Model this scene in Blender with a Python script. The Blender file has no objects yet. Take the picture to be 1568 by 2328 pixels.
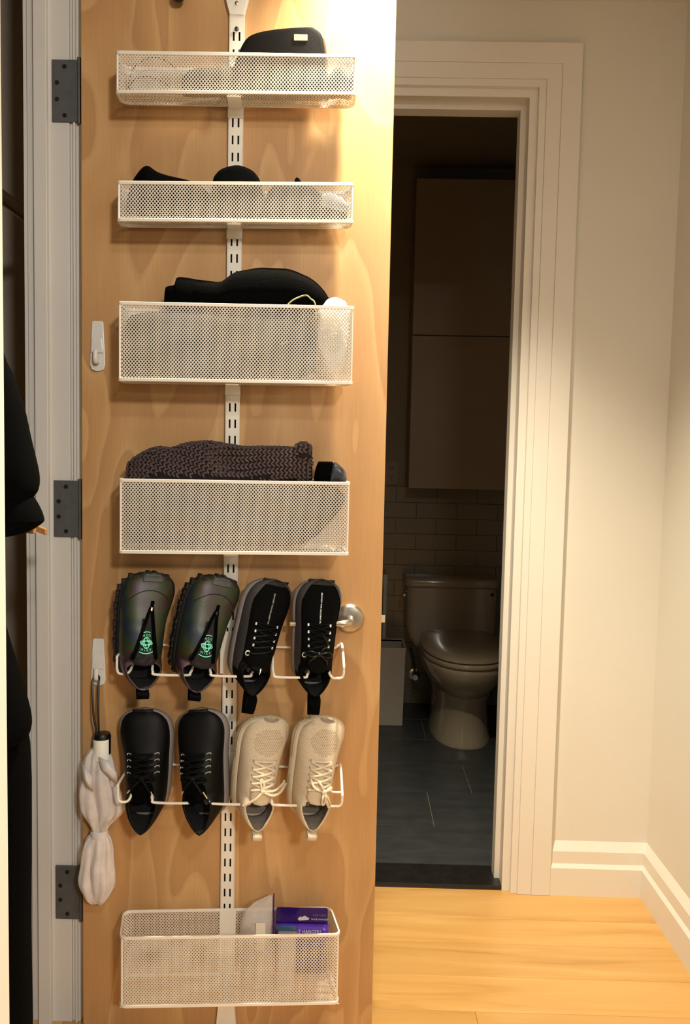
import bpy, bmesh, math, random
from math import sin, cos, pi, radians, sqrt
from mathutils import Vector, Matrix, noise

random.seed(7)
S = bpy.context.scene
COL = S.collection

# ------------------------------------------------------------------ camera, light, exposure
cam_d = bpy.data.cameras.new('camera')
cam_d.sensor_fit = 'VERTICAL'; cam_d.sensor_height = 36.0
cam_d.lens = 1750.0 * 36.0 / 2328.0
cam_d.clip_start = 0.02
cam = bpy.data.objects.new('camera', cam_d); COL.objects.link(cam)
CAM_R = Matrix(((0.9996721, -0.021731, 0.0135475), (0.014975, 0.0669282, -0.9976454), (0.0207732, 0.9975211, 0.0672317)))
cam.matrix_world = Matrix.Translation((0, 0, 1.21)) @ CAM_R.to_4x4()
S.camera = cam

S.view_settings.view_transform = 'Standard'
S.view_settings.look = 'None'
S.view_settings.gamma = 1.0
S.view_settings.use_curve_mapping = False
S.view_settings.exposure = -0.13

world = bpy.data.worlds.new('world'); S.world = world
world.use_nodes = True
bg = world.node_tree.nodes['Background']
bg.inputs['Color'].default_value = (1.0, 0.94, 0.86, 1)
bg.inputs['Strength'].default_value = 0.15


def lamp(name, kind, loc, energy, color, **kw):
    d = bpy.data.lights.new(name, kind)
    d.energy = energy; d.color = color
    for k, v in kw.items():
        setattr(d, k, v)
    o = bpy.data.objects.new(name, d); COL.objects.link(o)
    o.location = loc
    return o


WARM = (1.0, 0.965, 0.885)
room_light = lamp('living_room_light', 'AREA', (1.10, -1.75, 2.34), 56.0, WARM, shape='DISK', size=0.28)
room_light.rotation_euler = (radians(66), 0, radians(25))
hall_light = lamp('hall_ceiling_light', 'AREA', (0.40, -0.40, 2.40), 15.0, WARM, shape='DISK', size=0.25)
door_spot = lamp('recessed_downlight', 'SPOT', (0.075, 1.425, 2.40), 300.0, (1.0, 0.88, 0.66),
                 spot_size=radians(92), spot_blend=1.0, shadow_soft_size=0.035)

# ------------------------------------------------------------------ helpers
def lin(c):
    return tuple((v / 255 / 12.92) if v / 255 <= 0.04045 else ((v / 255 + 0.055) / 1.055) ** 2.4 for v in c)


def mat(name, rgb, rough=0.6, metal=0.0, var=0.0, scale=30.0, bump=0.0, bscale=None, spec=0.5, trans=0.0,
        stretch=(1, 1, 1), coat=0.0, alpha=1.0):
    m = bpy.data.materials.new(name); m.use_nodes = True
    nt = m.node_tree; b = nt.nodes['Principled BSDF']
    c = lin(rgb)
    b.inputs['Base Color'].default_value = (*c, 1)
    b.inputs['Roughness'].default_value = rough
    b.inputs['Metallic'].default_value = metal
    b.inputs['Specular IOR Level'].default_value = spec
    if coat: b.inputs['Coat Weight'].default_value = coat
    if trans: b.inputs['Transmission Weight'].default_value = trans
    if alpha < 1: b.inputs['Alpha'].default_value = alpha
    tc = nt.nodes.new('ShaderNodeTexCoord'); mp = nt.nodes.new('ShaderNodeMapping')
    mp.inputs['Scale'].default_value = stretch
    nt.links.new(tc.outputs['Object'], mp.inputs['Vector'])
    if var:
        n = nt.nodes.new('ShaderNodeTexNoise'); n.inputs['Scale'].default_value = scale; n.inputs['Detail'].default_value = 4
        r = nt.nodes.new('ShaderNodeValToRGB')
        r.color_ramp.elements[0].position = 0.3; r.color_ramp.elements[1].position = 0.7
        r.color_ramp.elements[0].color = (*[v * (1 - var) for v in c], 1)
        r.color_ramp.elements[1].color = (*[min(1, v * (1 + var)) for v in c], 1)
        nt.links.new(mp.outputs[0], n.inputs['Vector']); nt.links.new(n.outputs['Fac'], r.inputs['Fac'])
        nt.links.new(r.outputs['Color'], b.inputs['Base Color'])
    if bump:
        n2 = nt.nodes.new('ShaderNodeTexNoise'); n2.inputs['Scale'].default_value = bscale or scale; n2.inputs['Detail'].default_value = 3
        bp = nt.nodes.new('ShaderNodeBump'); bp.inputs['Strength'].default_value = bump; bp.inputs['Distance'].default_value = 0.002
        nt.links.new(mp.outputs[0], n2.inputs['Vector']); nt.links.new(n2.outputs['Fac'], bp.inputs['Height'])
        nt.links.new(bp.outputs['Normal'], b.inputs['Normal'])
    return m


def catmull(pts, n):
    """resample a polyline smoothly, n points per segment"""
    P = [Vector(p) for p in pts]; out = []
    for i in range(len(P) - 1):
        p0 = P[max(i - 1, 0)]; p1 = P[i]; p2 = P[i + 1]; p3 = P[min(i + 2, len(P) - 1)]
        for k in range(n):
            t = k / n
            out.append(0.5 * ((2 * p1) + (p2 - p0) * t + (2 * p0 - 5 * p1 + 4 * p2 - p3) * t * t + (3 * p1 - p0 - 3 * p2 + p3) * t ** 3))
    out.append(P[-1])
    return out


def curve1(xs, ys, x):
    """smooth monotone-ish 1-D interpolation"""
    if x <= xs[0]: return ys[0]
    if x >= xs[-1]: return ys[-1]
    i = 0
    while xs[i + 1] < x: i += 1
    h = xs[i + 1] - xs[i]; t = (x - xs[i]) / h
    d = [(ys[k + 1] - ys[k]) / (xs[k + 1] - xs[k]) for k in range(len(xs) - 1)]

    def sl(k):
        if k == 0: return d[0]
        if k == len(xs) - 1: return d[-1]
        a, b = d[k - 1], d[k]
        return 0 if a * b <= 0 else 2 * a * b / (a + b)
    m0, m1 = sl(i), sl(i + 1)
    return (ys[i] * (2 * t ** 3 - 3 * t * t + 1) + h * m0 * (t ** 3 - 2 * t * t + t) + ys[i + 1] * (-2 * t ** 3 + 3 * t * t) + h * m1 * (t ** 3 - t * t))


class MB:
    """collects geometry for ONE mesh object"""
    def __init__(s): s.v = []; s.f = []; s.m = []

    def add(s, vs, fs, mi=0):
        o = len(s.v); s.v += [tuple(v) for v in vs]
        s.f += [tuple(i + o for i in f) for f in fs]; s.m += [mi] * len(fs)
        return s

    def box(s, x0, x1, y0, y1, z0, z1, mi=0):
        v = [(x, y, z) for z in (z0, z1) for y in (y0, y1) for x in (x0, x1)]
        return s.add(v, [(0, 2, 3, 1), (4, 5, 7, 6), (0, 1, 5, 4), (2, 6, 7, 3), (0, 4, 6, 2), (1, 3, 7, 5)], mi)

    def prism(s, poly, a, b, axis='y', mi=0):
        """closed polygon (2 coords) extruded along axis from a to b"""
        n = len(poly)
        def P(p, t):
            return {'y': (p[0], t, p[1]), 'x': (t, p[0], p[1]), 'z': (p[0], p[1], t)}[axis]
        v = [P(p, a) for p in poly] + [P(p, b) for p in poly]
        f = [tuple(range(n)), tuple(range(2 * n - 1, n - 1, -1))] + [(i, n + i, n + (i + 1) % n, (i + 1) % n) for i in range(n)]
        return s.add(v, f, mi)

    def tube(s, pts, r, n=8, closed=False, mi=0, flat=1.0, caps=True):
        P = [Vector(p) for p in pts]; N = len(P); vs = []
        rad = r if isinstance(r, (list, tuple)) else [r] * N
        prev = None
        for i in range(N):
            if closed: t = P[(i + 1) % N] - P[i - 1]
            else: t = P[min(i + 1, N - 1)] - P[max(i - 1, 0)]
            t = t.normalized() if t.length > 1e-9 else Vector((0, 0, 1))
            if prev is None:
                a = Vector((0, 0, 1)) if abs(t.z) < 0.9 else Vector((1, 0, 0))
                u = t.cross(a).normalized()
            else:
                u = prev - t * prev.dot(t)
                u = u.normalized() if u.length > 1e-6 else t.orthogonal().normalized()
            prev = u; w = t.cross(u)
            for k in range(n):
                a = 2 * pi * k / n
                vs.append(P[i] + u * (cos(a) * rad[i]) + w * (sin(a) * rad[i] * flat))
        fs = []
        for i in range(N if closed else N - 1):
            j = (i + 1) % N
            for k in range(n):
                fs.append((i * n + k, i * n + (k + 1) % n, j * n + (k + 1) % n, j * n + k))
        if not closed and caps:
            fs.append(tuple(range(n - 1, -1, -1))); fs.append(tuple((N - 1) * n + k for k in range(n)))
        return s.add(vs, fs, mi)

    def grid(s, rows, mi=0, close_u=False, close_v=False):
        R = len(rows); K = len(rows[0]); vs = [p for r in rows for p in r]; fs = []
        for i in range(R if close_v else R - 1):
            for k in range(K if close_u else K - 1):
                a = i * K + k; b = i * K + (k + 1) % K; c = ((i + 1) % R) * K + (k + 1) % K; d = ((i + 1) % R) * K + k
                fs.append((a, b, c, d))
        return s.add(vs, fs, mi)

    def loft(s, rings, mi=0, caps=True):
        K = len(rings[0]); o = len(s.v)
        s.grid(rings, mi, close_u=True)
        if caps:
            s.f.append(tuple(o + k for k in range(K - 1, -1, -1))); s.m.append(mi)
            e = o + (len(rings) - 1) * K
            s.f.append(tuple(e + k for k in range(K))); s.m.append(mi)
        return s

    def lathe(s, prof, c, n=24, axis='z', mi=0):
        rings = []
        for r, h in prof:
            ring = []
            for k in range(n):
                a = 2 * pi * k / n; x, y = r * cos(a), r * sin(a)
                ring.append({'z': (c[0] + x, c[1] + y, c[2] + h), 'y': (c[0] + x, c[1] + h, c[2] + y), 'x': (c[0] + h, c[1] + x, c[2] + y)}[axis])
            rings.append(ring)
        return s.loft(rings, mi)

    def ball(s, c, rx, ry, rz, R=None, nu=8, nv=5, mi=0):
        c = Vector(c); vs = []; fs = []
        for j in range(1, nv):
            b = pi * j / nv
            for i in range(nu):
                a = 2 * pi * i / nu
                p = Vector((rx * sin(b) * cos(a), ry * sin(b) * sin(a), rz * cos(b)))
                vs.append(c + (R @ p if R else p))
        top = Vector((0, 0, rz)); vs.append(c + (R @ top if R else top)); vs.append(c - (R @ top if R else top))
        T = len(vs) - 2
        for j in range(nv - 2):
            for i in range(nu):
                fs.append((j * nu + i, (j + 1) * nu + i, (j + 1) * nu + (i + 1) % nu, j * nu + (i + 1) % nu))
        for i in range(nu):
            fs.append((T, i, (i + 1) % nu)); fs.append((T + 1, (nv - 2) * nu + (i + 1) % nu, (nv - 2) * nu + i))
        return s.add(vs, fs, mi)


BASE = {}


def obj(name, mb, mats, parent=None, smooth=True, bevel=0.0, kind=None, weld=True, label=None, solid=None, sub=0, angle=40):
    me = bpy.data.meshes.new(name)
    b = BASE.get(parent.name, Vector()) if parent else Vector()
    me.from_pydata([tuple(Vector(v) - b) for v in mb.v], [], mb.f)
    for m in (mats if isinstance(mats, (list, tuple)) else [mats]): me.materials.append(m)
    me.polygons.foreach_set('material_index', mb.m)
    bm = bmesh.new(); bm.from_mesh(me)
    if weld: bmesh.ops.remove_doubles(bm, verts=bm.verts, dist=1e-6)
    if weld: bmesh.ops.dissolve_degenerate(bm, edges=bm.edges, dist=1e-7)
    bmesh.ops.recalc_face_normals(bm, faces=bm.faces)
    if solid:  # open shells: make sure the outer side faces outwards
        cc = sum((v.co for v in bm.verts), Vector()) / max(1, len(bm.verts)); cc = cc + Vector(solid[2]) if len(solid) > 2 else cc
        if sum((f.calc_center_median() - cc).dot(f.normal) * f.calc_area() for f in bm.faces) < 0:
            bmesh.ops.reverse_faces(bm, faces=bm.faces)
    bm.to_mesh(me); bm.free()
    if smooth:
        me.polygons.foreach_set('use_smooth', [True] * len(me.polygons))
        try: me.set_sharp_from_angle(angle=radians(angle))
        except Exception: pass
    o = bpy.data.objects.new(name, me); COL.objects.link(o)
    if parent:
        o.parent = parent
        BASE[o.name] = b
    if solid:
        md = o.modifiers.new('thickness', 'SOLIDIFY'); md.thickness = solid[0]; md.offset = -1
        if len(solid) > 1: md.material_offset = solid[1]
        md.use_even_offset = False
    if bevel:
        md = o.modifiers.new('bevel', 'BEVEL'); md.width = bevel; md.segments = 2; md.limit_method = 'ANGLE'; md.angle_limit = radians(35)
    if sub:
        md = o.modifiers.new('sub', 'SUBSURF'); md.levels = sub; md.render_levels = sub
    if kind: o['kind'] = kind
    if label: o['label'] = label
    return o


def tag(o, label, cat, group=None):
    o['label'] = label; o['category'] = cat
    if group: o['group'] = group
    return o


# door space: x along the door from the hinge edge, y into the door (negative = towards the viewer), z up
DM = Matrix.Translation((-0.5475, 1.530, 0)) @ Matrix.Rotation(radians(1.0), 4, 'Z')


def thing(name, label, cat, base=(0, 0, 0), group=None, frame=None, M=None):
    o = bpy.data.objects.new(name, None); o.empty_display_size = 0.05; COL.objects.link(o)
    BASE[o.name] = Vector(base)
    F = DM if frame == 'door' else Matrix.Identity(4)
    o.matrix_world = M if M is not None else F @ Matrix.Translation(base)
    return tag(o, label, cat, group)


def struct(name, mb, m, parent=None, **kw):
    o = obj(name, mb, m, parent, **kw)
    if not parent: o['kind'] = 'structure'
    return o


def struct_empty(name, base=(0, 0, 0), frame=None):
    o = bpy.data.objects.new(name, None); COL.objects.link(o); BASE[o.name] = Vector(base)
    o.matrix_world = (DM if frame == 'door' else Matrix.Identity(4)) @ Matrix.Translation(base)
    o['kind'] = 'structure'
    return o


def text_mb(s, size, place, mi=0, align='CENTER', spacing=1.0, xs=1.0):
    """lettering as flat mesh; place maps (u,v) to a point"""
    cu = bpy.data.curves.new('lettering', 'FONT'); cu.body = s; cu.size = size; cu.align_x = align; cu.align_y = 'CENTER'
    cu.space_character = spacing; cu.resolution_u = 2
    t = bpy.data.objects.new('lettering', cu); COL.objects.link(t)
    bpy.context.view_layer.update()
    me = bpy.data.meshes.new_from_object(t)
    bpy.data.objects.remove(t); bpy.data.curves.remove(cu)
    mb = MB(); mb.add([place(v.co.x * xs, v.co.y) for v in me.vertices], [tuple(p.vertices) for p in me.polygons], mi)
    bpy.data.meshes.remove(me)
    return mb


def rrect(x0, x1, z0, z1, r, n=4):
    out = []
    for cx, cz, a0 in ((x1 - r, z1 - r, 0), (x0 + r, z1 - r, 90), (x0 + r, z0 + r, 180), (x1 - r, z0 + r, 270)):
        for k in range(n + 1):
            a = radians(a0 + 90 * k / n); out.append((cx + r * cos(a), cz + r * sin(a)))
    return out

# ------------------------------------------------------------------ materials
M = {}
M['wall'] = mat('wall_paint', (228, 224, 214), 0.75, var=0.02, scale=3, bump=0.05, bscale=250)
M['trim'] = mat('trim_paint', (234, 229, 220), 0.45, var=0.015, scale=5)
M['trim_side'] = mat('closet_trim_paint', (212, 208, 202), 0.5, var=0.02, scale=6)
M['ceiling'] = mat('ceiling_paint', (225, 220, 210), 0.8, var=0.02, scale=3)
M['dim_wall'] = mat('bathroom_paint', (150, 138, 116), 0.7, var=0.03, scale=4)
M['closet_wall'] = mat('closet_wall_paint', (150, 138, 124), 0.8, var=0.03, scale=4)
M['white_metal'] = mat('white_powder_coat', (236, 229, 216), 0.35, var=0.02, scale=40)
M['mesh_metal'] = mat('white_mesh_coat', (232, 224, 210), 0.38, var=0.02, scale=60)
M['steel'] = mat('brushed_nickel', (190, 182, 170), 0.28, 1.0, var=0.08, scale=120)
M['chrome'] = mat('chrome', (220, 218, 212), 0.12, 1.0, var=0.03, scale=50)
M['hinge'] = mat('dull_steel_hinge', (94, 95, 95), 0.5, 0.3, var=0.1, scale=60)
M['screw'] = mat('dark_screw', (80, 80, 78), 0.35, 0.9, var=0.1, scale=90)
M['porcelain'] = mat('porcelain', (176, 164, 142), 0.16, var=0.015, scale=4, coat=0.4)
M['plastic'] = mat('white_plastic', (222, 219, 214), 0.32, var=0.02, scale=30)
M['bin'] = mat('white_bin', (208, 200, 184), 0.4, var=0.02, scale=10)
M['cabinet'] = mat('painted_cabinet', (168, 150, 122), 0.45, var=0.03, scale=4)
M['outlet'] = mat('outlet_plate', (150, 140, 120), 0.4, var=0.02, scale=30)
M['gap'] = mat('dark_gap', (28, 24, 20), 0.8, var=0.1, scale=10)
M['saddle'] = mat('black_stone', (30, 29, 28), 0.3, var=0.25, scale=35)
M['slate'] = mat('slate_tile', (60, 63, 64), 0.38, var=0.22, scale=9, bump=0.15, bscale=60, stretch=(1, 2.5, 1))
M['grout'] = mat('grout', (134, 124, 104), 0.9, var=0.1, scale=60)
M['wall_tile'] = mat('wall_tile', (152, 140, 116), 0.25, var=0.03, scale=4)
M['black_cloth'] = mat('black_cloth', (3, 3, 3), 0.95, var=0.3, scale=180, bump=0.5, bscale=500, spec=0.06)
M['black_knit'] = mat('black_knit', (4, 4, 4), 0.95, var=0.3, scale=260, bump=0.6, bscale=420, spec=0.05)
M['black_leather'] = mat('black_leather', (4, 4, 5), 0.3, var=0.2, scale=120, bump=0.1, bscale=500, spec=0.3)
M['black_plastic'] = mat('black_plastic', (8, 8, 8), 0.4, var=0.1, scale=60)
M['gold'] = mat('pale_gold', (222, 212, 182), 0.35, 0.6, var=0.12, scale=90)
M['grey_cloth'] = mat('grey_cloth', (34, 33, 31), 0.9, var=0.2, scale=90, bump=0.4, bscale=300)
M['dark_grey'] = mat('dark_grey_cloth', (17, 16, 15), 0.9, var=0.2, scale=90, bump=0.4, bscale=300)
M['blue_grey'] = mat('blue_grey_cloth', (150, 158, 172), 0.7, var=0.12, scale=60)
M['white_cloth'] = mat('white_cloth', (240, 236, 226), 0.8, var=0.06, scale=60, bump=0.3, bscale=150)
M['camo'] = mat('olive_cloth', (140, 140, 92), 0.8, var=0.5, scale=70)
M['yarn'] = mat('plum_brown_yarn', (86, 73, 73), 0.95, var=0.28, scale=160, bump=0.5, bscale=600, spec=0.15)
M['yarn_core'] = mat('plum_brown_core', (36, 30, 30), 0.95, var=0.2, scale=120, spec=0.1)
M['satin'] = mat('dark_satin', (60, 62, 72), 0.3, var=0.5, scale=45)
M['paper'] = mat('paper_tag', (245, 242, 232), 0.6, var=0.02, scale=60)
M['knit_black'] = mat('shoe_black_knit', (4, 4, 4), 0.85, var=0.35, scale=260, bump=0.5, bscale=420, spec=0.1)
M['leather_shoe'] = mat('shoe_black_smooth', (6, 6, 6), 0.55, var=0.2, scale=160, bump=0.15, bscale=600, spec=0.22)
M['shoe_grey'] = mat('shoe_grey_foam', (132, 126, 124), 0.6, var=0.06, scale=60)
M['mudguard'] = mat('shoe_dark_grey', (60, 58, 60), 0.6, var=0.1, scale=90)
M['rubber'] = mat('black_rubber', (8, 8, 8), 0.7, var=0.2, scale=80)
M['toe_rubber'] = mat('grey_rubber', (72, 74, 72), 0.55, var=0.15, scale=80)
M['lace_black'] = mat('black_lace', (5, 5, 5), 0.8, var=0.5, scale=500, spec=0.15)
M['silver'] = mat('reflective_silver', (200, 204, 196), 0.35, 0.3, var=0.1, scale=90)
M['lining'] = mat('shoe_lining_dark', (7, 6, 6), 0.9, var=0.2, scale=120)
M['cream'] = mat('shoe_cream_knit', (204, 186, 160), 0.85, var=0.07, scale=220, bump=0.35, bscale=450, spec=0.25)
M['cream_foam'] = mat('shoe_cream_foam', (206, 192, 166), 0.55, var=0.05, scale=60)
M['cream_lace'] = mat('cream_lace', (212, 195, 168), 0.8, var=0.06, scale=200)
M['grey_lining'] = mat('shoe_lining_grey', (128, 116, 104), 0.9, var=0.1, scale=150)
M['taupe'] = mat('shoe_grime', (146, 134, 120), 0.8, var=0.2, scale=80)
M['hole'] = mat('knit_hole', (120, 98, 74), 0.9, var=0.1, scale=90)
M['teal'] = mat('teal_print', (104, 204, 176), 0.6, var=0.05, scale=60)
M['plum_tongue'] = mat('shoe_plum_tongue', (24, 20, 23), 0.9, var=0.15, scale=200, bump=0.2, bscale=400)
M['clear'] = mat('milky_clear_plastic', (232, 224, 220), 0.3, var=0.10, scale=40, alpha=0.80)
M['bag'] = mat('clear_bag', (238, 232, 226), 0.18, var=0.08, scale=40, alpha=0.40)
M['bag_mark'] = mat('bag_paper', (226, 216, 200), 0.5, var=0.04, scale=40)
M['brown_stuff'] = mat('brown_contents', (120, 82, 66), 0.7, var=0.3, scale=60)
M['purple'] = mat('purple_foil', (44, 18, 104), 0.22, var=0.25, scale=18)
M['purple_bright'] = mat('purple_band', (88, 52, 178), 0.18, var=0.1, scale=30)
M['print_white'] = mat('white_print', (222, 216, 222), 0.4, var=0.03, scale=50)
M['print_grey'] = mat('grey_print', (128, 124, 140), 0.4, var=0.03, scale=50)
M['blue'] = mat('blue_plastic', (18, 92, 146), 0.3, var=0.1, scale=40)
M['hanger'] = mat('hanger_wood', (150, 108, 62), 0.5, var=0.15, scale=12, stretch=(1, 12, 12))


def wood_iris():
    """dark iridescent shoe fabric: hue drifts over the shell"""
    m = mat('shoe_iridescent', (58, 54, 50), 0.42, spec=0.45, bump=0.15, bscale=500)
    nt = m.node_tree; b = nt.nodes['Principled BSDF']
    tc = nt.nodes['Texture Coordinate']; n = nt.nodes.new('ShaderNodeTexNoise')
    n.inputs['Scale'].default_value = 17; n.inputs['Detail'].default_value = 1
    r = nt.nodes.new('ShaderNodeValToRGB'); e = r.color_ramp.elements
    e[0].position = 0.30; e[0].color = (*lin((60, 38, 58)), 1)
    e[1].position = 0.72; e[1].color = (*lin((34, 40, 54)), 1)
    for p, c in ((0.42, (58, 46, 36)), (0.5, (56, 58, 34)), (0.6, (36, 52, 42))):
        q = e.new(p); q.color = (*lin(c), 1)
    nt.links.new(tc.outputs['Object'], n.inputs['Vector']); nt.links.new(n.outputs['Fac'], r.inputs['Fac'])
    nt.links.new(r.outputs['Color'], b.inputs['Base Color'])
    return m


M['iris'] = wood_iris()


def birch():
    m = bpy.data.materials.new('birch_veneer'); m.use_nodes = True
    nt = m.node_tree; b = nt.nodes['Principled BSDF']; L = nt.links; N = nt.nodes.new
    tc = N('ShaderNodeTexCoord'); mp = N('ShaderNodeMapping'); mp.inputs['Scale'].default_value = (1, 1, 0.26)
    L.new(tc.outputs['Object'], mp.inputs['Vector'])
    big = N('ShaderNodeTexNoise'); big.inputs['Scale'].default_value = 4.6; big.inputs['Detail'].default_value = 2.2; big.inputs['Roughness'].default_value = 0.45
    big.inputs['Distortion'].default_value = 0.5
    L.new(mp.outputs[0], big.inputs['Vector'])
    mu = N('ShaderNodeMath'); mu.operation = 'MULTIPLY'; mu.inputs[1].default_value = 9.0
    L.new(big.outputs['Fac'], mu.inputs[0])
    fr = N('ShaderNodeMath'); fr.operation = 'FRACT'; L.new(mu.outputs[0], fr.inputs[0])
    r = N('ShaderNodeValToRGB'); e = r.color_ramp.elements
    e[0].position = 0.0; e[0].color = (*lin((187, 143, 95)), 1)
    e[1].position = 1.0; e[1].color = (*lin((197, 153, 102)), 1)
    q = e.new(0.7); q.color = (*lin((198, 154, 103)), 1)
    q = e.new(0.93); q.color = (*lin((205, 164, 114)), 1)
    L.new(fr.outputs[0], r.inputs['Fac'])
    mp2 = N('ShaderNodeMapping'); mp2.inputs['Scale'].default_value = (60, 60, 3)
    L.new(tc.outputs['Object'], mp2.inputs['Vector'])
    fine = N('ShaderNodeTexNoise'); fine.inputs['Scale'].default_value = 4; fine.inputs['Detail'].default_value = 5
    L.new(mp2.outputs[0], fine.inputs['Vector'])
    r2 = N('ShaderNodeValToRGB'); r2.color_ramp.elements[0].color = (0.86, 0.86, 0.86, 1); r2.color_ramp.elements[1].color = (1.08, 1.08, 1.08, 1)
    L.new(fine.outputs['Fac'], r2.inputs['Fac'])
    mp3 = N('ShaderNodeMapping'); mp3.inputs['Scale'].default_value = (5, 5, 1.1); L.new(tc.outputs['Object'], mp3.inputs['Vector'])
    mid = N('ShaderNodeTexNoise'); mid.inputs['Scale'].default_value = 1.6; mid.inputs['Detail'].default_value = 3; L.new(mp3.outputs[0], mid.inputs['Vector'])
    r3 = N('ShaderNodeValToRGB'); r3.color_ramp.elements[0].position = 0.3; r3.color_ramp.elements[1].position = 0.7
    r3.color_ramp.elements[0].color = (*[0.90, 0.87, 0.84], 1); r3.color_ramp.elements[1].color = (1.06, 1.05, 1.03, 1)
    L.new(mid.outputs['Fac'], r3.inputs['Fac'])
    x1 = N('ShaderNodeMixRGB'); x1.blend_type = 'MULTIPLY'; x1.inputs[0].default_value = 1
    L.new(r.outputs['Color'], x1.inputs[1]); L.new(r2.outputs['Color'], x1.inputs[2])
    x2 = N('ShaderNodeMixRGB'); x2.blend_type = 'MULTIPLY'; x2.inputs[0].default_value = 1
    L.new(x1.outputs[0], x2.inputs[1]); L.new(r3.outputs['Color'], x2.inputs[2])
    L.new(x2.outputs[0], b.inputs['Base Color'])
    b.inputs['Roughness'].default_value = 0.42
    return m


M['birch'] = birch()


def oak():
    m = bpy.data.materials.new('oak_plank'); m.use_nodes = True
    nt = m.node_tree; b = nt.nodes['Principled BSDF']; L = nt.links; N = nt.nodes.new
    tc = N('ShaderNodeTexCoord'); oi = N('ShaderNodeObjectInfo')
    ad = N('ShaderNodeVectorMath'); ad.operation = 'ADD'
    cx = N('ShaderNodeCombineXYZ'); m7 = N('ShaderNodeMath'); m7.operation = 'MULTIPLY'; m7.inputs[1].default_value = 37.0
    L.new(oi.outputs['Random'], m7.inputs[0]); L.new(m7.outputs[0], cx.inputs[0]); L.new(m7.outputs[0], cx.inputs[1])
    L.new(tc.outputs['Object'], ad.inputs[0]); L.new(cx.outputs[0], ad.inputs[1])
    mp = N('ShaderNodeMapping'); mp.inputs['Scale'].default_value = (0.9, 11, 4); L.new(ad.outputs[0], mp.inputs['Vector'])
    n = N('ShaderNodeTexNoise'); n.inputs['Scale'].default_value = 2.2; n.inputs['Detail'].default_value = 5; n.inputs['Distortion'].default_value = 0.8
    L.new(mp.outputs[0], n.inputs['Vector'])
    r = N('ShaderNodeValToRGB'); e = r.color_ramp.elements
    e[0].position = 0.28; e[0].color = (*lin((186, 140, 80)), 1)
    e[1].position = 0.75; e[1].color = (*lin((217, 174, 112)), 1)
    q = e.new(0.42); q.color = (*lin((202, 156, 92)), 1)
    q = e.new(0.58); q.color = (*lin((208, 163, 100)), 1)
    L.new(n.outputs['Fac'], r.inputs['Fac'])
    r2 = N('ShaderNodeValToRGB'); r2.color_ramp.elements[0].color = (0.86, 0.84, 0.80, 1); r2.color_ramp.elements[1].color = (1.08, 1.08, 1.06, 1)
    L.new(oi.outputs['Random'], r2.inputs['Fac'])
    x = N('ShaderNodeMixRGB'); x.blend_type = 'MULTIPLY'; x.inputs[0].default_value = 1
    L.new(r.outputs['Color'], x.inputs[1]); L.new(r2.outputs['Color'], x.inputs[2]); L.new(x.outputs[0], b.inputs['Base Color'])
    b.inputs['Roughness'].default_value = 0.3
    return m


M['oak'] = oak()

# ------------------------------------------------------------------ the setting
def board(mb, x0, x1, y0, y1, z0, z1): mb.box(x0, x1, y0, y1, z0, z1)


# hall floor of oak planks, each its own piece
fl = struct('floor', MB().box(-1.3, 0.86, -1.3, 2.2, -0.05, -0.012), M['gap'], smooth=False)
seams = [2.118, 1.978, 1.871, 1.746, 1.628, 1.511]
while seams[-1] > -1.1: seams.append(seams[-1] - 0.117)
for i in range(len(seams) - 1):
    y1, y0 = seams[i], seams[i + 1]
    rnd = random.Random(i * 13 + 5)
    cuts = [-1.28, -0.75 + rnd.uniform(-.15, .15), 0.86]
    if i == 4: cuts = [-1.28, -0.6, 0.2885, 0.86]
    elif i in (1, 6, 9, 12): cuts = [-1.28, -0.45, 0.86]
    elif i > 5: cuts = [-1.28, -0.5 + rnd.uniform(-.2, .2), 0.35 + rnd.uniform(-.3, .2), 0.86]
    for k in range(len(cuts) - 1):
        obj('plank', MB().box(cuts[k] + .0003, cuts[k + 1] - .0003, y0 + .0003, y1 - .0003, -0.012, 0.0), M['oak'], fl, smooth=False, bevel=0.0006)

cl = struct('ceiling', MB().box(-1.3, 0.97, -1.3, 2.12, 2.425, 2.50), M['ceiling'], smooth=False)

# back wall with the bathroom doorway
OX0, OX1, OZ = -0.36, 0.4495, 2.190
wb = MB().box(OX1, 0.97, 2.115, 2.225, 0, 2.6).box(-0.75, OX0, 2.115, 2.225, 0, 2.6).box(OX0, OX1, 2.115, 2.225, OZ, 2.6)
struct('wall_back', wb, M['wall'], smooth=False)
struct('wall_right', MB().box(0.841, 0.97, -0.9, 2.115, 0, 2.6), M['wall'], smooth=False)
# left wall: pier nearest to the viewer, then the closet opening, then wall behind the open door
struct('wall_left', MB().box(-0.56, -0.4362, -1.3, 0.95, 0, 2.6), M['wall'], smooth=False)
lw = MB().box(-0.66, -0.565, 1.572, 2.115, 0, 2.6)
struct('wall_left_rear', lw, M['wall'], smooth=False)
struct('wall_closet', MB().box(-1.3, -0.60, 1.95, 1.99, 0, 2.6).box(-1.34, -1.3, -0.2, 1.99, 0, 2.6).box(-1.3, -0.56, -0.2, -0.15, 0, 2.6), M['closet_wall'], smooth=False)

# baseboards with two ledges
BP = [(0, 0), (.018, 0), (.018, .080), (.0115, .091), (.0115, .126), (.0, .152), (0, .152)]
struct('baseboard_back', MB().prism([(2.115 - a, z) for a, z in BP], 0.567, 0.841, axis='x'), M['trim'], smooth=False)
struct('baseboard_right', MB().prism([(0.841 - a, z) for a, z in BP], -0.9, 2.1149, axis='y'), M['trim'], smooth=False)

# bathroom door frame: casing built of stepped strips, jambs, stops
t1 = struct_empty('trim_1')
F = 2.115


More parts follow.
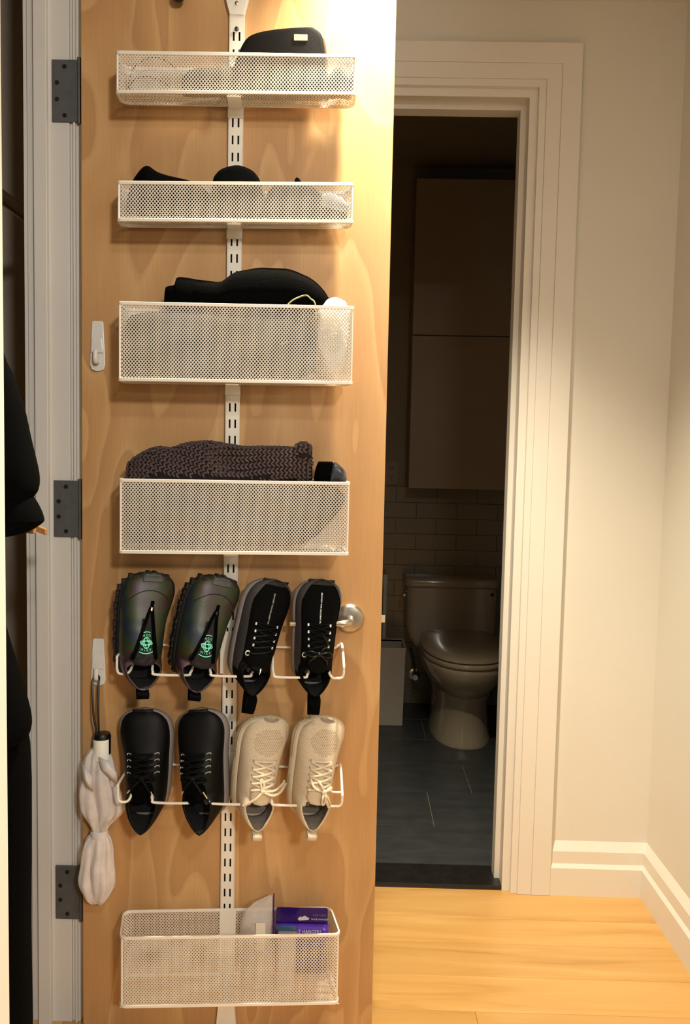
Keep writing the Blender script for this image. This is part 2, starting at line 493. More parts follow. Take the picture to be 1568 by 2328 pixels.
def frame_strip(name, a, b, th, y=F, top=True, sides=(1, 1), zlow=0.0):
    """one stepped strip of casing going round the opening; a,b: distances outwards from the opening"""
    poly = [(OX0 - b, zlow), (OX0 - b, OZ + b), (OX1 + b, OZ + b), (OX1 + b, zlow), (OX1 + a, zlow), (OX1 + a, OZ + a), (OX0 - a, OZ + a), (OX0 - a, zlow)]
    mb = MB().prism(poly, y - th, y)
    return obj(name, mb, M['trim'], t1, smooth=False, bevel=0.0015)


frame_strip('outer_casing', .068, .1195, .0205)
frame_strip('flat_casing', .0285, .068, .0180)
frame_strip('inner_casing', .0095, .0285, .0155)
def inner_frame(a, b, y0, y1, zl):
    return MB().prism([(OX0 + a, zl), (OX0 + a, OZ - a), (OX1 - a, OZ - a), (OX1 - a, zl), (OX1 - b, zl), (OX1 - b, OZ - b), (OX0 + b, OZ - b), (OX0 + b, zl)], y0, y1)


jm = inner_frame(-.010, .012, 2.1135, 2.235, 0)
obj('jamb', jm, M['trim'], t1, smooth=False, bevel=0.001)
st = inner_frame(.011, .026, 2.158, 2.20, 0.012)
obj('door_stop', st, M['trim'], t1, smooth=False, bevel=0.001)
struct('trim_3', MB().box(OX0 + .0, OX1 - .003, 2.116, 2.228, 0.0, 0.013), M['saddle'], smooth=False, bevel=0.003, label=None)

# bathroom shell
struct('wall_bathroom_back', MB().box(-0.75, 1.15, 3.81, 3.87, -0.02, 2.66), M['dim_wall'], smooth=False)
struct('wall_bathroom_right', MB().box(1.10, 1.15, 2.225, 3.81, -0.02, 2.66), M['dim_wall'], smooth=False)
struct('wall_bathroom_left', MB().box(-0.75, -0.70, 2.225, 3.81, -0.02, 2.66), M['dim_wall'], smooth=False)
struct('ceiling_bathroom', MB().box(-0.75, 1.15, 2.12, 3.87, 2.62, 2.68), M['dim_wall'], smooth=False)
bf = struct('floor_bathroom', MB().box(-0.75, 1.15, 2.226, 3.81, -0.03, -0.0015), M['grout'], smooth=False)
for r in range(6):
    y0 = 2.228 + r * .2655; off = (0.0, .285, .45, .10, .33, .52)[r]
    x = off - .6 * 3
    while x < 1.1:
        a, b2 = max(x + .001, -.699), min(x + .599, 1.099)
        if b2 - a > .02:
            obj('floor_tile', MB().box(a, b2, y0 + .001, min(y0 + .2645, 3.809), -.012, 0.0), M['slate'], bf, smooth=False, bevel=.0008)
        x += .6
# tiled wainscot behind the toilet, each tile its own piece
ws = struct('trim_4', MB().box(-0.70, 1.10, 3.801, 3.81, 0.0, 1.086), M['grout'], smooth=False)
rows = 14; hgt = 1.086 / rows
for r in range(rows):
    x = -0.70 - (r % 2) * .10
    while x < 1.1:
        a, b2 = max(x + .0008, -.699), min(x + .1992, 1.099)
        if b2 - a > .01 and b2 > .05 and a < .75:
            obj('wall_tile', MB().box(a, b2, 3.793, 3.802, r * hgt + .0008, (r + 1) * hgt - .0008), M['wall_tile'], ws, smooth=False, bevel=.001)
        x += .2

# closet door frame on the left: jamb, stop, inner and hall casings
t2 = struct_empty('trim_2')
obj('jamb', MB().box(-.6242, -.5817, 1.560, 1.600, 0, 2.6), M['trim_side'], t2, smooth=False, bevel=.001)
obj('door_stop', MB().box(-.6490, -.6225, 1.549, 1.600, 0, 2.6), M['trim_side'], t2, smooth=False, bevel=.0015)
obj('inner_casing', MB().box(-.6665, -.6500, 1.562, 1.600, 0, 2.6), M['trim_side'], t2, smooth=False, bevel=.001)
obj('inner_bead', MB().box(-.6755, -.6685, 1.566, 1.600, 0, 2.6), M['trim_side'], t2, smooth=False, bevel=.001)
obj('hall_casing', MB().box(-.5812, -.5745, 1.564, 1.600, 0, 2.6).box(-.5742, -.5695, 1.558, 1.600, 0, 2.6), M['trim_side'], t2, smooth=False, bevel=.0012)
obj('hall_casing_bead', MB().box(-.5692, -.5640, 1.562, 1.600, 0, 2.6), M['trim_side'], t2, smooth=False, bevel=.0012)

# ------------------------------------------------------------------ the open closet door
d1 = struct_empty('door_1', frame='door')
obj('door_slab', MB().box(0.0, 0.605, 0.0, 0.034, 0.010, 2.16), M['birch'], d1, smooth=False, bevel=.0015)
lv = obj('lever_handle', MB().lathe([(0, -.0005), (.029, -.0005), (.0295, -.004), (.025, -.010), (.012, -.013), (.0, -.013)], (.541, 0, .891), 32, 'y').lathe([(0, -.012), (.0085, -.012), (.0085, -.046), (0, -.048)], (.541, 0, .891), 20, 'y'), M['steel'], d1, angle=30)
obj('lever', MB().tube(catmull([(.541, -.040, .891), (.536, -.048, .891), (.520, -.052, .8905), (.47, -.052, .8895), (.424, -.050, .8885)], 4), [.0075] * 8 + [.0062] * 9, 12), M['steel'], lv)
obj('latch_bolt', MB().prism([(.605, .010), (.613, .013), (.613, .018), (.605, .026)], .881, .897, axis='z'), M['chrome'], d1, smooth=False, bevel=.0008)
# hinges: leaf on the jamb with four screws, knuckle at the door edge (world coordinates turned into door space)
DI = DM.inverted()


def wbox(mb, x0, x1, y0, y1, z0, z1):
    n = len(mb.v); mb.box(x0, x1, y0, y1, z0, z1)
    mb.v[n:] = [tuple(DI @ Vector(v)) for v in mb.v[n:]]
    return mb


for z0, z1 in ((1.8638, 1.9815), (1.0420, 1.1570), (.2630, .3465)):
    if z1 < .5: z0, z1 = .2310, .3465
    h = obj('hinge', wbox(MB(), -.6140, -.5640, 1.5555, 1.5600, z0, z1), M['hinge'], d1, smooth=False, bevel=.0006)
    c = DI @ Vector((-.5600, 1.5560, z0))
    obj('knuckle', MB().lathe([(0, -.004), (.004, -.004), (.0042, 0), (.0042, z1 - z0), (.004, z1 - z0 + .004), (0, z1 - z0 + .004)], c, 14), M['hinge'], h)
    for fx, fz in ((.50, .89), (.20, .63), (.20, .36), (.50, .10)):
        p = DI @ Vector((-.6140 + .05 * fx, 1.5555, z0 + (z1 - z0) * fz))
        s = MB().lathe([(0, 0), (.0045, 0), (.0042, -.0008), (.0016, -.0008), (.0014, -.0003), (0, -.0003)], p, 14, 'y')
        s.box(p.x - .0028, p.x + .0028, p.y - .0011, p.y - .0007, p.z - .0005, p.z + .0005, 1).box(p.x - .0005, p.x + .0005, p.y - .0011, p.y - .0007, p.z - .0028, p.z + .0028, 1)
        obj('screw', s, (M['screw'], M['gap']), h, angle=30)

# ------------------------------------------------------------------ slotted hanging rail
RX = .3008
rail = thing('hanging_rail', 'white slotted metal rail running down the middle of the wooden door', 'rail', (RX, 0, .09), frame='door')
mb = MB(); hw = .0132; dep = .0105
zs0, pitch, n_rows = .125, .032, 60
xb = [-hw, -.0072, -.0038, .0038, .0072, hw]
zb = []
for k in range(n_rows): zb += [zs0 + k * pitch - .0083, zs0 + k * pitch + .0083]
zb = [.095] + zb + [2.052]
for i in range(len(zb) - 1):
    for j in range(5):
        if i % 2 == 1 and j in (1, 3): continue
        mb.add([(RX + xb[j], -dep, zb[i]), (RX + xb[j + 1], -dep, zb[i]), (RX + xb[j + 1], -dep, zb[i + 1]), (RX + xb[j], -dep, zb[i + 1])], [(0, 1, 2, 3)])
for sx in (-1, 1):
    mb.box(RX + sx * hw - .0008, RX + sx * hw + .0008, -dep, -.0003, .095, 2.052)
obj('slotted_channel', mb, M['white_metal'], rail, smooth=False)
obj('slot_shade', MB().box(RX - hw + .001, RX + hw - .001, -.0022, -.0006, .095, 2.052), M['gap'], rail, smooth=False)  # dark strip behind the slots, standing in for the shade inside the channel
fp = [(RX - .0125, .118), (RX + .0125, .118), (RX + .0145, .10), (RX + .022, .016), (RX - .022, .016), (RX - .0145, .10)]
obj('foot_bracket', MB().prism(fp, -.0125, -.0004), M['white_metal'], rail, smooth=False, bevel=.001)
tp = [(RX - .0135, 2.052), (RX + .0135, 2.052), (RX + .0225, 2.085), (RX + .023, 2.158), (RX - .023, 2.158), (RX - .0225, 2.085)]
obj('top_bracket', MB().prism(tp, -.012, -.0004), M['white_metal'], rail, smooth=False, bevel=.001)
for z in (2.073, 2.0265):
    obj('screw', MB().lathe([(0, -.0105), (.0042, -.0108), (.0036, -.0135), (.0012, -.0142), (0, -.0128)], (RX, 0, z), 14, 'y'), M['steel' if z > 2.05 else 'screw'], rail)

# ------------------------------------------------------------------ mesh baskets
def basket(label, back, front, ftop, fbot, btop, bbot, depth, rb=.022, rf=.007):
    b = thing('mesh_basket', label, 'basket', ((back[0] + back[1]) / 2, -.012, (bbot[0] + bbot[1]) / 2), 'white mesh baskets on the door rail', 'door')
    y0 = .013
    # perimeter (u 0..1 across, w 0..1 back to front) with rounded corners, in metres
    W = front[1] - front[0]; D = depth - y0
    per = []
    for cx, cy, r, a0 in ((W - rb, rb, rb, -90), (W - rf, D - rf, rf, 0), (rf, D - rf, rf, 90), (rb, rb, rb, 180)):
        for k in range(7):
            a = radians(a0 + 90 * k / 6); per.append((cx + r * cos(a), cy + r * sin(a)))
    cum = [0]
    for i in range(len(per)):
        p, q = per[i], per[(i + 1) % len(per)]; cum.append(cum[-1] + math.hypot(q[0] - p[0], q[1] - p[1]))
    TOT = cum[-1]

    def P(u, w, h):  # u,w metres in plan, h 0..1
        u /= W; w /= D
        xa = back[0] + (back[1] - back[0]) * u; xf = front[0] + (front[1] - front[0]) * u
        za = (bbot[0] + (bbot[1] - bbot[0]) * u) * (1 - h) + (btop[0] + (btop[1] - btop[0]) * u) * h
        zf = (fbot[0] + (fbot[1] - fbot[0]) * u) * (1 - h) + (ftop[0] + (ftop[1] - ftop[0]) * u) * h
        return Vector((xa + (xf - xa) * w, -(y0 + D * w), za + (zf - za) * w))

    def at(s):
        s %= TOT; i = 0
        while cum[i + 1] < s: i += 1
        t = (s - cum[i]) / (cum[i + 1] - cum[i]); p, q = per[i], per[(i + 1) % len(per)]
        return p[0] + (q[0] - p[0]) * t, p[1] + (q[1] - p[1]) * t

    H = (ftop[0] + ftop[1] - fbot[0] - fbot[1]) / 2
    band = .0062 / H
    for nm, h0, h1 in (('top_rim', 1 - band, 1), ('bottom_rim', 0, band)):
        mb = MB(); rings = []
        cxm, cym = W / 2, D / 2
        for p in per:
            d = Vector((p[0] - cxm, p[1] - cym, 0)); o = .0016
            ox = o * (1 if d.x > 0 else -1) * min(1, max(0, (abs(d.x) - (W / 2 - .03)) / .03)); oy = o * (1 if d.y > 0 else -1) * min(1, max(0, (abs(d.y) - (D / 2 - .03)) / .03))
            rings.append([P(p[0] + ox, p[1] + oy, h0), P(p[0] + ox, p[1] + oy, h1), P(p[0] - ox * 1.2, p[1] - oy * 1.2, h1), P(p[0] - ox * 1.2, p[1] - oy * 1.2, h0)])
        rings.append(rings[0])
        mb.grid(rings, close_u=True)
        obj(nm, mb, M['white_metal'], b, bevel=.0008, angle=30)
    # corner posts at the front
    for u in (rf * .3, W - rf * .3):
        obj('corner_wire', MB().tube([P(u, D - rf * .3, h / 6) for h in range(7)], .0021, 8), M['white_metal'], b)
    # expanded metal: walls
    pu, bw = TOT / round(TOT / .0062), .00114
    nr = round(H / .0036); nu = round(TOT / pu)
    vs, fs = [], []

    def strands(pos, nu_, nr_, pu_, keep):
        for j in range(nr_):
            for i in range(nu_):
                for sgn in (-1, 1):
                    ua = (i + .5 * (j % 2)) * pu_; ub = ua + sgn * pu_ / 2
                    if not keep(ua, j, ub, j + 1): continue
                    o = len(vs)
                    vs.extend([pos(ua - bw, j, -.0002), pos(ua + bw, j, .0002), pos(ub + bw, j + 1, .0002), pos(ub - bw, j + 1, -.0002)])
                    fs.append((o, o + 1, o + 2, o + 3))

    def pos_w(u, j, e):
        p = at(u); return P(p[0], p[1], j / nr)
    strands(pos_w, nu, nr, pu, lambda *a: True)
    mb = MB(); mb.add(vs, fs)
    obj('mesh_wall', mb, M['mesh_metal'], b, smooth=False, weld=False)
    vs, fs = [], []
    nrb = round(D / .0042); nub = round(W / .0062)

    def inside(u, w):
        if not (0 <= u <= W and 0 <= w <= D): return False
        if w < rb and (u < rb or u > W - rb):
            c = rb if u < rb else W - rb
            return math.hypot(u - c, w - rb) <= rb
        return True
    strands(lambda u, j, e: P(u, j * D / nrb, .004), nub, nrb, W / nub, lambda ua, ja, ub, jb: inside(ua, ja * D / nrb) and inside(ub, jb * D / nrb))
    mb = MB(); mb.add(vs, fs)
    obj('mesh_floor', mb, M['mesh_metal'], b, smooth=False, weld=False)
    # bracket under the basket, hooked into the rail, and its back plate
    mb = MB(); u0 = (RX - back[0]) / (back[1] - back[0]) * W
    a = P(u0, 0, 0); c = P(u0, D * .93, 0)
    prof = [(-.0128, -.0035), (-.0128, -.0012), (.0128, -.0012), (.0128, -.0035)]
    mb.loft([[(q.x + dx, q.y, q.z + dz) for dx, dz in prof] for q in (a, c)])
    mb.box(a.x - .0150, a.x + .0150, -.0135, -.0108, a.z - .020, a.z - .0012)
    obj('bracket', mb, M['white_metal'], b, smooth=False, bevel=.0006)
    mb = MB()
    mb.box(RX - .0145, RX + .0185, -.0150, -.0110, a.z + .002, (btop[0] + btop[1]) / 2 - .002)
    obj('back_plate', mb, M['white_metal'], b, smooth=False, bevel=.0006)
    return b


basket('shallow white mesh basket holding a black pouch, topmost on the door', (.083, .527), (.093, .5294), (1.9444, 1.947), (1.8693, 1.8758), (1.951, 1.953), (1.8805, 1.8827), .085)
basket('shallow white mesh basket holding black gloves and a dark dome, second from the top', (.083, .523), (.0960, .5291), (1.7137, 1.7199), (1.641, 1.6471), (1.722, 1.728), (1.6507, 1.6567), .085)
basket('deep white mesh basket with a black knit hat heaped above its rim', (.091, .523), (.1037, .5345), (1.4917, 1.4921), (1.3471, 1.3497), (1.497, 1.498), (1.351, 1.3548), .105)
basket('deep white mesh basket with a plum brown chunky scarf piled above its rim', (.092, .521), (.1056, .5340), (1.1671, 1.1694), (1.0270, 1.0317), (1.1695, 1.1715), (1.0310, 1.0350), .105)
basket('deep white mesh basket with purple package, lowest on the door under the shoes', (.088, .514), (.1075, .5341), (.2791, .2943), (.1343, .1505), (.2768, .2925), (.1343, .1505), .105, rb=.016, rf=.012)

# ------------------------------------------------------------------ what lies in the baskets
def heap(top, bot, d0, d1, nx=44, nt=24, noise_amp=0.0, noise_s=30, ex=.75, taper=.25, flat=.8):
    """soft body: top and bottom outline in the door plane, rounded through its depth; returns rows of points"""
    tx = [p[0] for p in top]; tz = [p[1] for p in top]; bx = [p[0] for p in bot]; bz = [p[1] for p in bot]
    x0, x1 = tx[0], tx[-1]; rows = []
    for i in range(nx + 1):
        s = .5 - .5 * cos(pi * i / nx); x = x0 + (x1 - x0) * s
        zt, zb_ = curve1(tx, tz, x), curve1(bx, bz, x)
        k = (1 - abs(2 * s - 1) ** 3) ** taper if 0 < i < nx else 0.25
        zc, rz = (zt + zb_) / 2, max((zt - zb_) / 2, .0008)
        dc, rd = (d0 + d1) / 2, (d1 - d0) / 2 * k
        row = []
        for j in range(nt):
            a = 2 * pi * j / nt
            ca, sa = cos(a), sin(a)
            q = Vector((x, -(dc + rd * math.copysign(abs(ca) ** flat, ca)), zc + rz * math.copysign(abs(sa) ** ex, sa)))
            if noise_amp:
                nv = noise.noise_vector(q * noise_s); q += nv * noise_amp
            row.append(q)
        rows.append(row)
    return rows


def heap_mb(*a, **k): return MB().loft(heap(*a, **k))


# top basket
t = thing('zip_pouch', 'black leather zip pouch with a small gold plate in the topmost basket', 'pouch', (.39, -.045, 1.885), frame='door')
po = catmull([(.305, 1.890), (.303, 1.93), (.318, 1.970), (.336, 1.988), (.380, 1.9985), (.440, 2.004), (.457, 2.001), (.470, 1.988), (.476, 1.955), (.479, 1.890)], 4)
def pouch_body(scale, y):
    cx, cz = .392, 1.944
    return [(cx + (p[0] - cx) * scale, y, cz + (p[1] - cz) * scale) for p in [(q.x, q.y) for q in po2]]
po2 = [Vector((p[0], p[1])) for p in po]
mb = MB().loft([pouch_body(s, y) for s, y in ((.86, -.072), (.95, -.070), (.99, -.064), (1, -.056), (1, -.040))])
obj('front_shell', mb, M['black_leather'], t)
mb = MB().loft([pouch_body(s, y) for s, y in ((1.0, -.036), (1.0, -.028), (.97, -.021), (.88, -.0175))])
obj('back_shell', mb, M['black_leather'], t)
mb = MB().loft([pouch_body(s, y) for s, y in ((.985, -.0405), (1.012, -.039), (1.012, -.037), (.985, -.0355))])
obj('zip_band', mb, M['black_plastic'], t)
obj('metal_plate', MB().prism(rrect(.4145, .4395, 1.9755, 1.9865, .001, 2), -.0735, -.0700), M['gold'], t, smooth=False, bevel=.0006)
t = thing('cable_loop', 'thin black looped cable at the left end of the topmost basket', 'cable', (.15, -.05, 1.885), frame='door')
obj('cord', MB().tube(catmull([(.106, -.05, 1.888), (.108, -.05, 1.912), (.118, -.05, 1.934), (.148, -.05, 1.951), (.178, -.05, 1.944), (.206, -.05, 1.920), (.222, -.048, 1.900), (.20, -.045, 1.890), (.17, -.05, 1.907), (.143, -.055, 1.914), (.118, -.06, 1.904), (.108, -.055, 1.888)], 6), .0010, 6), M['black_plastic'], t)
c = obj('folded_cloth', heap_mb([(.205, 1.915), (.225, 1.928), (.265, 1.932), (.312, 1.936)], [(.205, 1.8875), (.31, 1.8875)], .018, .074, noise_amp=.0012), M['grey_cloth'], None)
c.matrix_world = DM; tag(c, 'dark grey folded cloth left of the pouch in the topmost basket', 'cloth')
c = obj('crumpled_cloth', heap_mb([(.480, 1.925), (.492, 1.938), (.504, 1.947), (.514, 1.951), (.523, 1.950)], [(.480, 1.8885), (.523, 1.8885)], .018, .074, noise_amp=.004, noise_s=60), M['grey_cloth'], None)
c.matrix_world = DM; tag(c, 'crumpled dark grey cloth at the right end of the topmost basket', 'cloth')

# second basket
c = obj('glove', heap_mb([(.104, 1.692), (.117, 1.728), (.141, 1.7535), (.163, 1.742), (.2, 1.7325), (.237, 1.722), (.262, 1.700)], [(.104, 1.668), (.17, 1.660), (.262, 1.664)], .018, .075, noise_amp=.0012), M['black_cloth'], None)
c.matrix_world = DM; tag(c, 'black fabric glove with a pointed tip in the second basket', 'glove')
c = obj('beanie', heap_mb([(.262, 1.70), (.268, 1.737), (.285, 1.752), (.311, 1.758), (.336, 1.751), (.352, 1.735), (.362, 1.70)], [(.262, 1.665), (.31, 1.661), (.362, 1.665)], .018, .076, ex=.8), M['black_cloth'], None)
c.matrix_world = DM; tag(c, 'black domed fabric hat in the middle of the second basket', 'hat')
t = thing('soft_bundle', 'dark grey soft bundle with a small black tip in the second basket', 'bundle', (.44, -.045, 1.662), frame='door')
obj('bundle_body', heap_mb([(.364, 1.70), (.375, 1.721), (.394, 1.729), (.436, 1.729), (.478, 1.704), (.519, 1.680)], [(.364, 1.666), (.44, 1.662), (.519, 1.664)], .018, .070, noise_amp=.0015), M['dark_grey'], t)
obj('bundle_tip', MB().loft([[(.427 + r * cos(a) - k * .002, -.05 + r * sin(a), 1.722 + .0085 * k) for a in [2 * pi * q / 10 for q in range(10)]] for k, r in ((0, .009), (1, .007), (1.7, .0042), (2.0, .0015))]), M['black_cloth'], t)
c = obj('satin_scrap', heap_mb([(.470, 1.700), (.485, 1.704), (.505, 1.697), (.522, 1.684)], [(.470, 1.680), (.522, 1.668)], .071, .079, noise_amp=.001), M['blue_grey'], None)
c.matrix_world = DM; tag(c, 'small pale blue-grey cloth at the right end of the second basket', 'cloth')

# third basket
t = thing('knit_hat', 'black knit hat with folded cuff heaped in the third basket', 'hat', (.33, -.055, 1.358), frame='door')
obj('hat_crown', heap_mb([(.213, 1.488), (.235, 1.541), (.281, 1.5385), (.314, 1.558), (.364, 1.567), (.405, 1.5665), (.447, 1.553), (.477, 1.530), (.491, 1.508), (.497, 1.490)], [(.213, 1.486), (.32, 1.485), (.497, 1.486)], .018, .096, ex=.7, noise_amp=.001), M['black_knit'], t)
obj('hat_cuff', heap_mb([(.178, 1.498), (.180, 1.529), (.200, 1.5335), (.203, 1.5475), (.25, 1.5425), (.285, 1.537), (.30, 1.52)], [(.178, 1.488), (.20, 1.485), (.30, 1.485)], .022, .088, ex=.6, noise_amp=.001), M['black_knit'], t)
c = obj('dark_bundle', heap_mb([(.1055, 1.45), (.115, 1.474), (.2, 1.482), (.35, 1.483), (.445, 1.481), (.465, 1.45)], [(.1055, 1.365), (.12, 1.357), (.4, 1.357), (.465, 1.375)], .016, .100, ex=.45, flat=.6, noise_amp=.002), M['dark_grey'], None)
c.matrix_world = DM; tag(c, 'dark cloth bundle filling the third basket under the knit hat', 'cloth')
t = thing('olive_ribbon', 'olive patterned ribbon poking up at the hat edge, third basket', 'ribbon', (.44, -.098, 1.42), frame='door')
obj('ribbon_band', MB().tube(catmull([(.4135, -.0985, 1.494), (.420, -.0985, 1.500), (.430, -.0985, 1.506), (.446, -.0985, 1.511), (.455, -.0985, 1.505), (.463, -.0985, 1.497), (.466, -.0985, 1.47)], 4), .0028, 6, flat=.5), M['camo'], t)
obj('ribbon_tail', MB().tube([(.403, -.1015, 1.421), (.412, -.1015, 1.4245), (.422, -.1015, 1.4275)], .0030, 6, flat=.4), M['camo'], t)
c = obj('white_bag', heap_mb([(.468, 1.485), (.478, 1.500), (.490, 1.509), (.502, 1.5125), (.517, 1.506), (.526, 1.492)], [(.468, 1.42), (.495, 1.372), (.518, 1.385), (.526, 1.43)], .066, .099, ex=.7, noise_amp=.0025, noise_s=70), M['white_cloth'], None)
c.matrix_world = DM; tag(c, 'crumpled white cloth bag at the right end of the third basket', 'bag')

# fourth basket: chunky knit scarf
t = thing('knit_scarf', 'plum brown chunky knit scarf piled in the fourth basket', 'scarf', (.28, -.055, 1.04), frame='door')
coreA = heap([(.1050, 1.150), (.1065, 1.180), (.112, 1.196), (.134, 1.2135), (.166, 1.2265), (.19, 1.2255), (.216, 1.234), (.259, 1.2395), (.300, 1.234), (.34, 1.212), (.40, 1.185), (.435, 1.168)], [(.1050, 1.09), (.13, 1.042), (.3, 1.042), (.435, 1.10)], .018, .0930, nx=60, ex=.62, flat=.7)
coreB = heap([(.250, 1.205), (.27, 1.2335), (.30, 1.234), (.335, 1.230), (.385, 1.2315), (.43, 1.2305), (.452, 1.221), (.462, 1.195)], [(.250, 1.15), (.35, 1.155), (.462, 1.17)], .022, .094, nx=50, ex=.7, flat=.7)
coreC = heap([(.424, 1.226), (.432, 1.2365), (.444, 1.241), (.456, 1.237), (.461, 1.222)], [(.424, 1.205), (.461, 1.200)], .030, .092, nx=20, ex=.8)
lower = heap([(.1110, 1.15), (.12, 1.164), (.40, 1.165), (.50, 1.160), (.5255, 1.145)], [(.1110, 1.052), (.118, 1.043), (.40, 1.042), (.442, 1.047), (.491, 1.081), (.5255, 1.128)], .032, .0985, nx=50, ex=.5, flat=.5)
obj('scarf_core', MB().loft(coreA).loft(coreB).loft(coreC), M['yarn_core'], t)
obj('scarf_lower', MB().loft(lower), M['dark_grey'], t)


def stitches(rows, shear, zmin, pitch=.0082, rowh=.0122, thick=.0040):
    """plump knit stitches laid in chains over a heap surface"""
    mb = MB(); nx = len(rows) - 1; nt = len(rows[0])
    # arc-length along the section at the middle
    mid = rows[nx // 2]
    A = [0]
    for j in range(nt): A.append(A[-1] + (mid[(j + 1) % nt] - mid[j]).length)
    X0 = rows[0][0].x; X1 = rows[-1][0].x

    def pt(x, s):
        f = max(0, min(1, (x - X0) / (X1 - X0))); i = math.acos(max(-1, min(1, 1 - 2 * f))) / pi * nx
        i0 = min(int(i), nx - 1); ti = i - i0
        s %= A[-1]; j = 0
        while A[j + 1] < s: j += 1
        tj = (s - A[j]) / (A[j + 1] - A[j]); j2 = (j + 1) % nt
        a = rows[i0][j].lerp(rows[i0][j2], tj); b = rows[i0 + 1][j].lerp(rows[i0 + 1][j2], tj)
        return a.lerp(b, ti)
    nrow = int(A[-1] / rowh)
    rr = random.Random(3)
    for r in range(nrow):
        for q in range(int((X1 - X0) / pitch) + 1):
            x = X0 + q * pitch
            s = r * rowh + shear * (x - X0) + .0012 * math.sin(q * .5 + r)
            p = pt(x, s)
            if p.z < zmin or (p.z < 1.1755 and p.y < -.088) or p.y > -.026 or (p.x < .1085 and p.z < 1.181): continue
            px = pt(min(x + .004, X1), s) - pt(max(x - .004, X0), s); ps = pt(x, s + .003) - pt(x, s - .003)
            # rows follow the shear direction
            px = pt(min(x + .004, X1), s + shear * .004) - pt(max(x - .004, X0), s - shear * .004)
            if px.length < 1e-6 or ps.length < 1e-6: continue
            T = px.normalized(); B = (ps - T * ps.dot(T)).normalized(); Nn = T.cross(B)
            c0 = (rows[nx // 2][0] + rows[nx // 2][nt // 2]) / 2
            if Nn.dot(p - Vector((p.x, c0.y, (rows[min(nx, max(0, int((p.x - X0) / (X1 - X0) * nx)))][nt // 4].z + rows[min(nx, max(0, int((p.x - X0) / (X1 - X0) * nx)))][3 * nt // 4].z) / 2))) < 0: Nn = -Nn
            for sg in (-1, 1):
                d = (T * .80 + B * sg * .62).normalized(); e = Nn.cross(d)
                R = Matrix((d, e, Nn)).transposed()
                mb.ball(p + B * sg * rowh * .235 + Nn * (.0010 + rr.uniform(-.0006, .0008)),   .0062, .0025, thick * .62, R, 6, 4)
    return mb


obj('knit_stitches', stitches(coreA, -.55, 1.150), M['yarn'], t, kind='stuff')
obj('knit_stitches', stitches(coreB, .03, 1.172), M['yarn'], t, kind='stuff')
obj('knit_stitches', stitches(coreC, .2, 1.19), M['yarn'], t, kind='stuff')
t = thing('satin_glove', 'black glove with shiny satin lining right of the scarf', 'glove', (.49, -.055, 1.15), frame='door')
obj('glove_body', heap_mb([(.4655, 1.168), (.4665, 1.180), (.470, 1.197), (.4745, 1.2065), (.500, 1.2065), (.508, 1.190), (.513, 1.170)], [(.4655, 1.166), (.513, 1.166)], .03, .082, ex=.6, noise_amp=.001), M['black_cloth'], t)
obj('satin_cuff', heap_mb([(.496, 1.170), (.500, 1.196), (.506, 1.2055), (.518, 1.197), (.526, 1.187), (.528, 1.172)], [(.496, 1.166), (.528, 1.166)], .034, .086, ex=.65, noise_amp=.0025, noise_s=70), M['satin'], t)
c = obj('paper_tag', heap_mb([(.481, 1.044), (.489, 1.0505), (.505, 1.0440), (.508, 1.0405)], [(.481, 1.040), (.508, 1.0385)], .082, .101, noise_amp=.0006), M['paper'], None)
c.matrix_world = DM; tag(c, 'small white paper scrap in the lower right corner of the fourth basket', 'paper')

# lowest basket
t = thing('plastic_bag', 'clear plastic zip bag with brown contents behind the rail, lowest basket', 'bag', (.365, -.05, .145), frame='door')
mb = MB(); rows_ = []
for i, (z, w0, w1, dd) in enumerate(((.154, .335, .394, .020), (.20, .333, .396, .024), (.25, .3335, .3965, .022), (.285, .336, .3975, .018), (.305, .343, .398, .010), (.322, .362, .399, .006), (.3365, .392, .4005, .002))):
    row = []
    for k in range(20):
        a = 2 * pi * k / 20
        q = Vector(((w0 + w1) / 2 + (w1 - w0) / 2 * cos(a), -(.05 + dd * sin(a)), z)) + noise.noise_vector(Vector((k * .9, i * 1.3, 2.2))) * .0028
        row.append(q)
    rows_.append(row)
obj('bag_film', MB().loft(rows_, caps=False), M['bag'], t)
obj('bag_seam', MB().box(.3985, .4012, -.056, -.046, .24, .338), M['purple'], t, smooth=False, bevel=.0004)
obj('bag_contents', heap_mb([(.338, .235), (.346, .268), (.356, .262), (.366, .225)], [(.338, .157), (.366, .157)], .036, .062, noise_amp=.004, noise_s=80), M['brown_stuff'], t)
obj('bag_header', MB().box(.367, .386, -.0735, -.072, .235, .292), M['bag_mark'], t, smooth=False, bevel=.0004)
# purple hanger package: header card, padded band, lettering
t = thing('hanger_package', 'shiny purple hanger package with white lettering at the right of the lowest basket', 'package', (.457, -.03, .15), frame='door')
hc = rrect(.4035, .5085, .262, .2980, .004)
obj('header_card', MB().prism(hc, -.0285, -.0265), M['purple'], t, smooth=False)
band = []
for i in range(13):
    a = pi * i / 12
    band.append([(x, -(.030 + .013 * sin(a)), .2320 + .0345 * (cos(a) * .5 + .5)) for x in (.4025, .42, .45, .48, .500, .5105)])
obj('padded_band', MB().grid(band), M['purple_bright'], t, solid=(.001,))
obj('package_body', heap_mb([(.404, .222), (.412, .231), (.50, .231), (.508, .222)], [(.404, .162), (.508, .162)], .022, .040, ex=.5), M['purple'], t)


def on_card(cx, cz): return lambda u, v: (cx + u, -.0292, cz + v)


def on_band(cx, cz):
    def f(u, v):
        z = cz + v; c_ = (z - .2320) / .0345 * 2 - 1; c_ = max(-1, min(1, c_))
        return (cx + u, -(.0309 + .013 * sqrt(max(0, 1 - c_ * c_))), z)
    return f


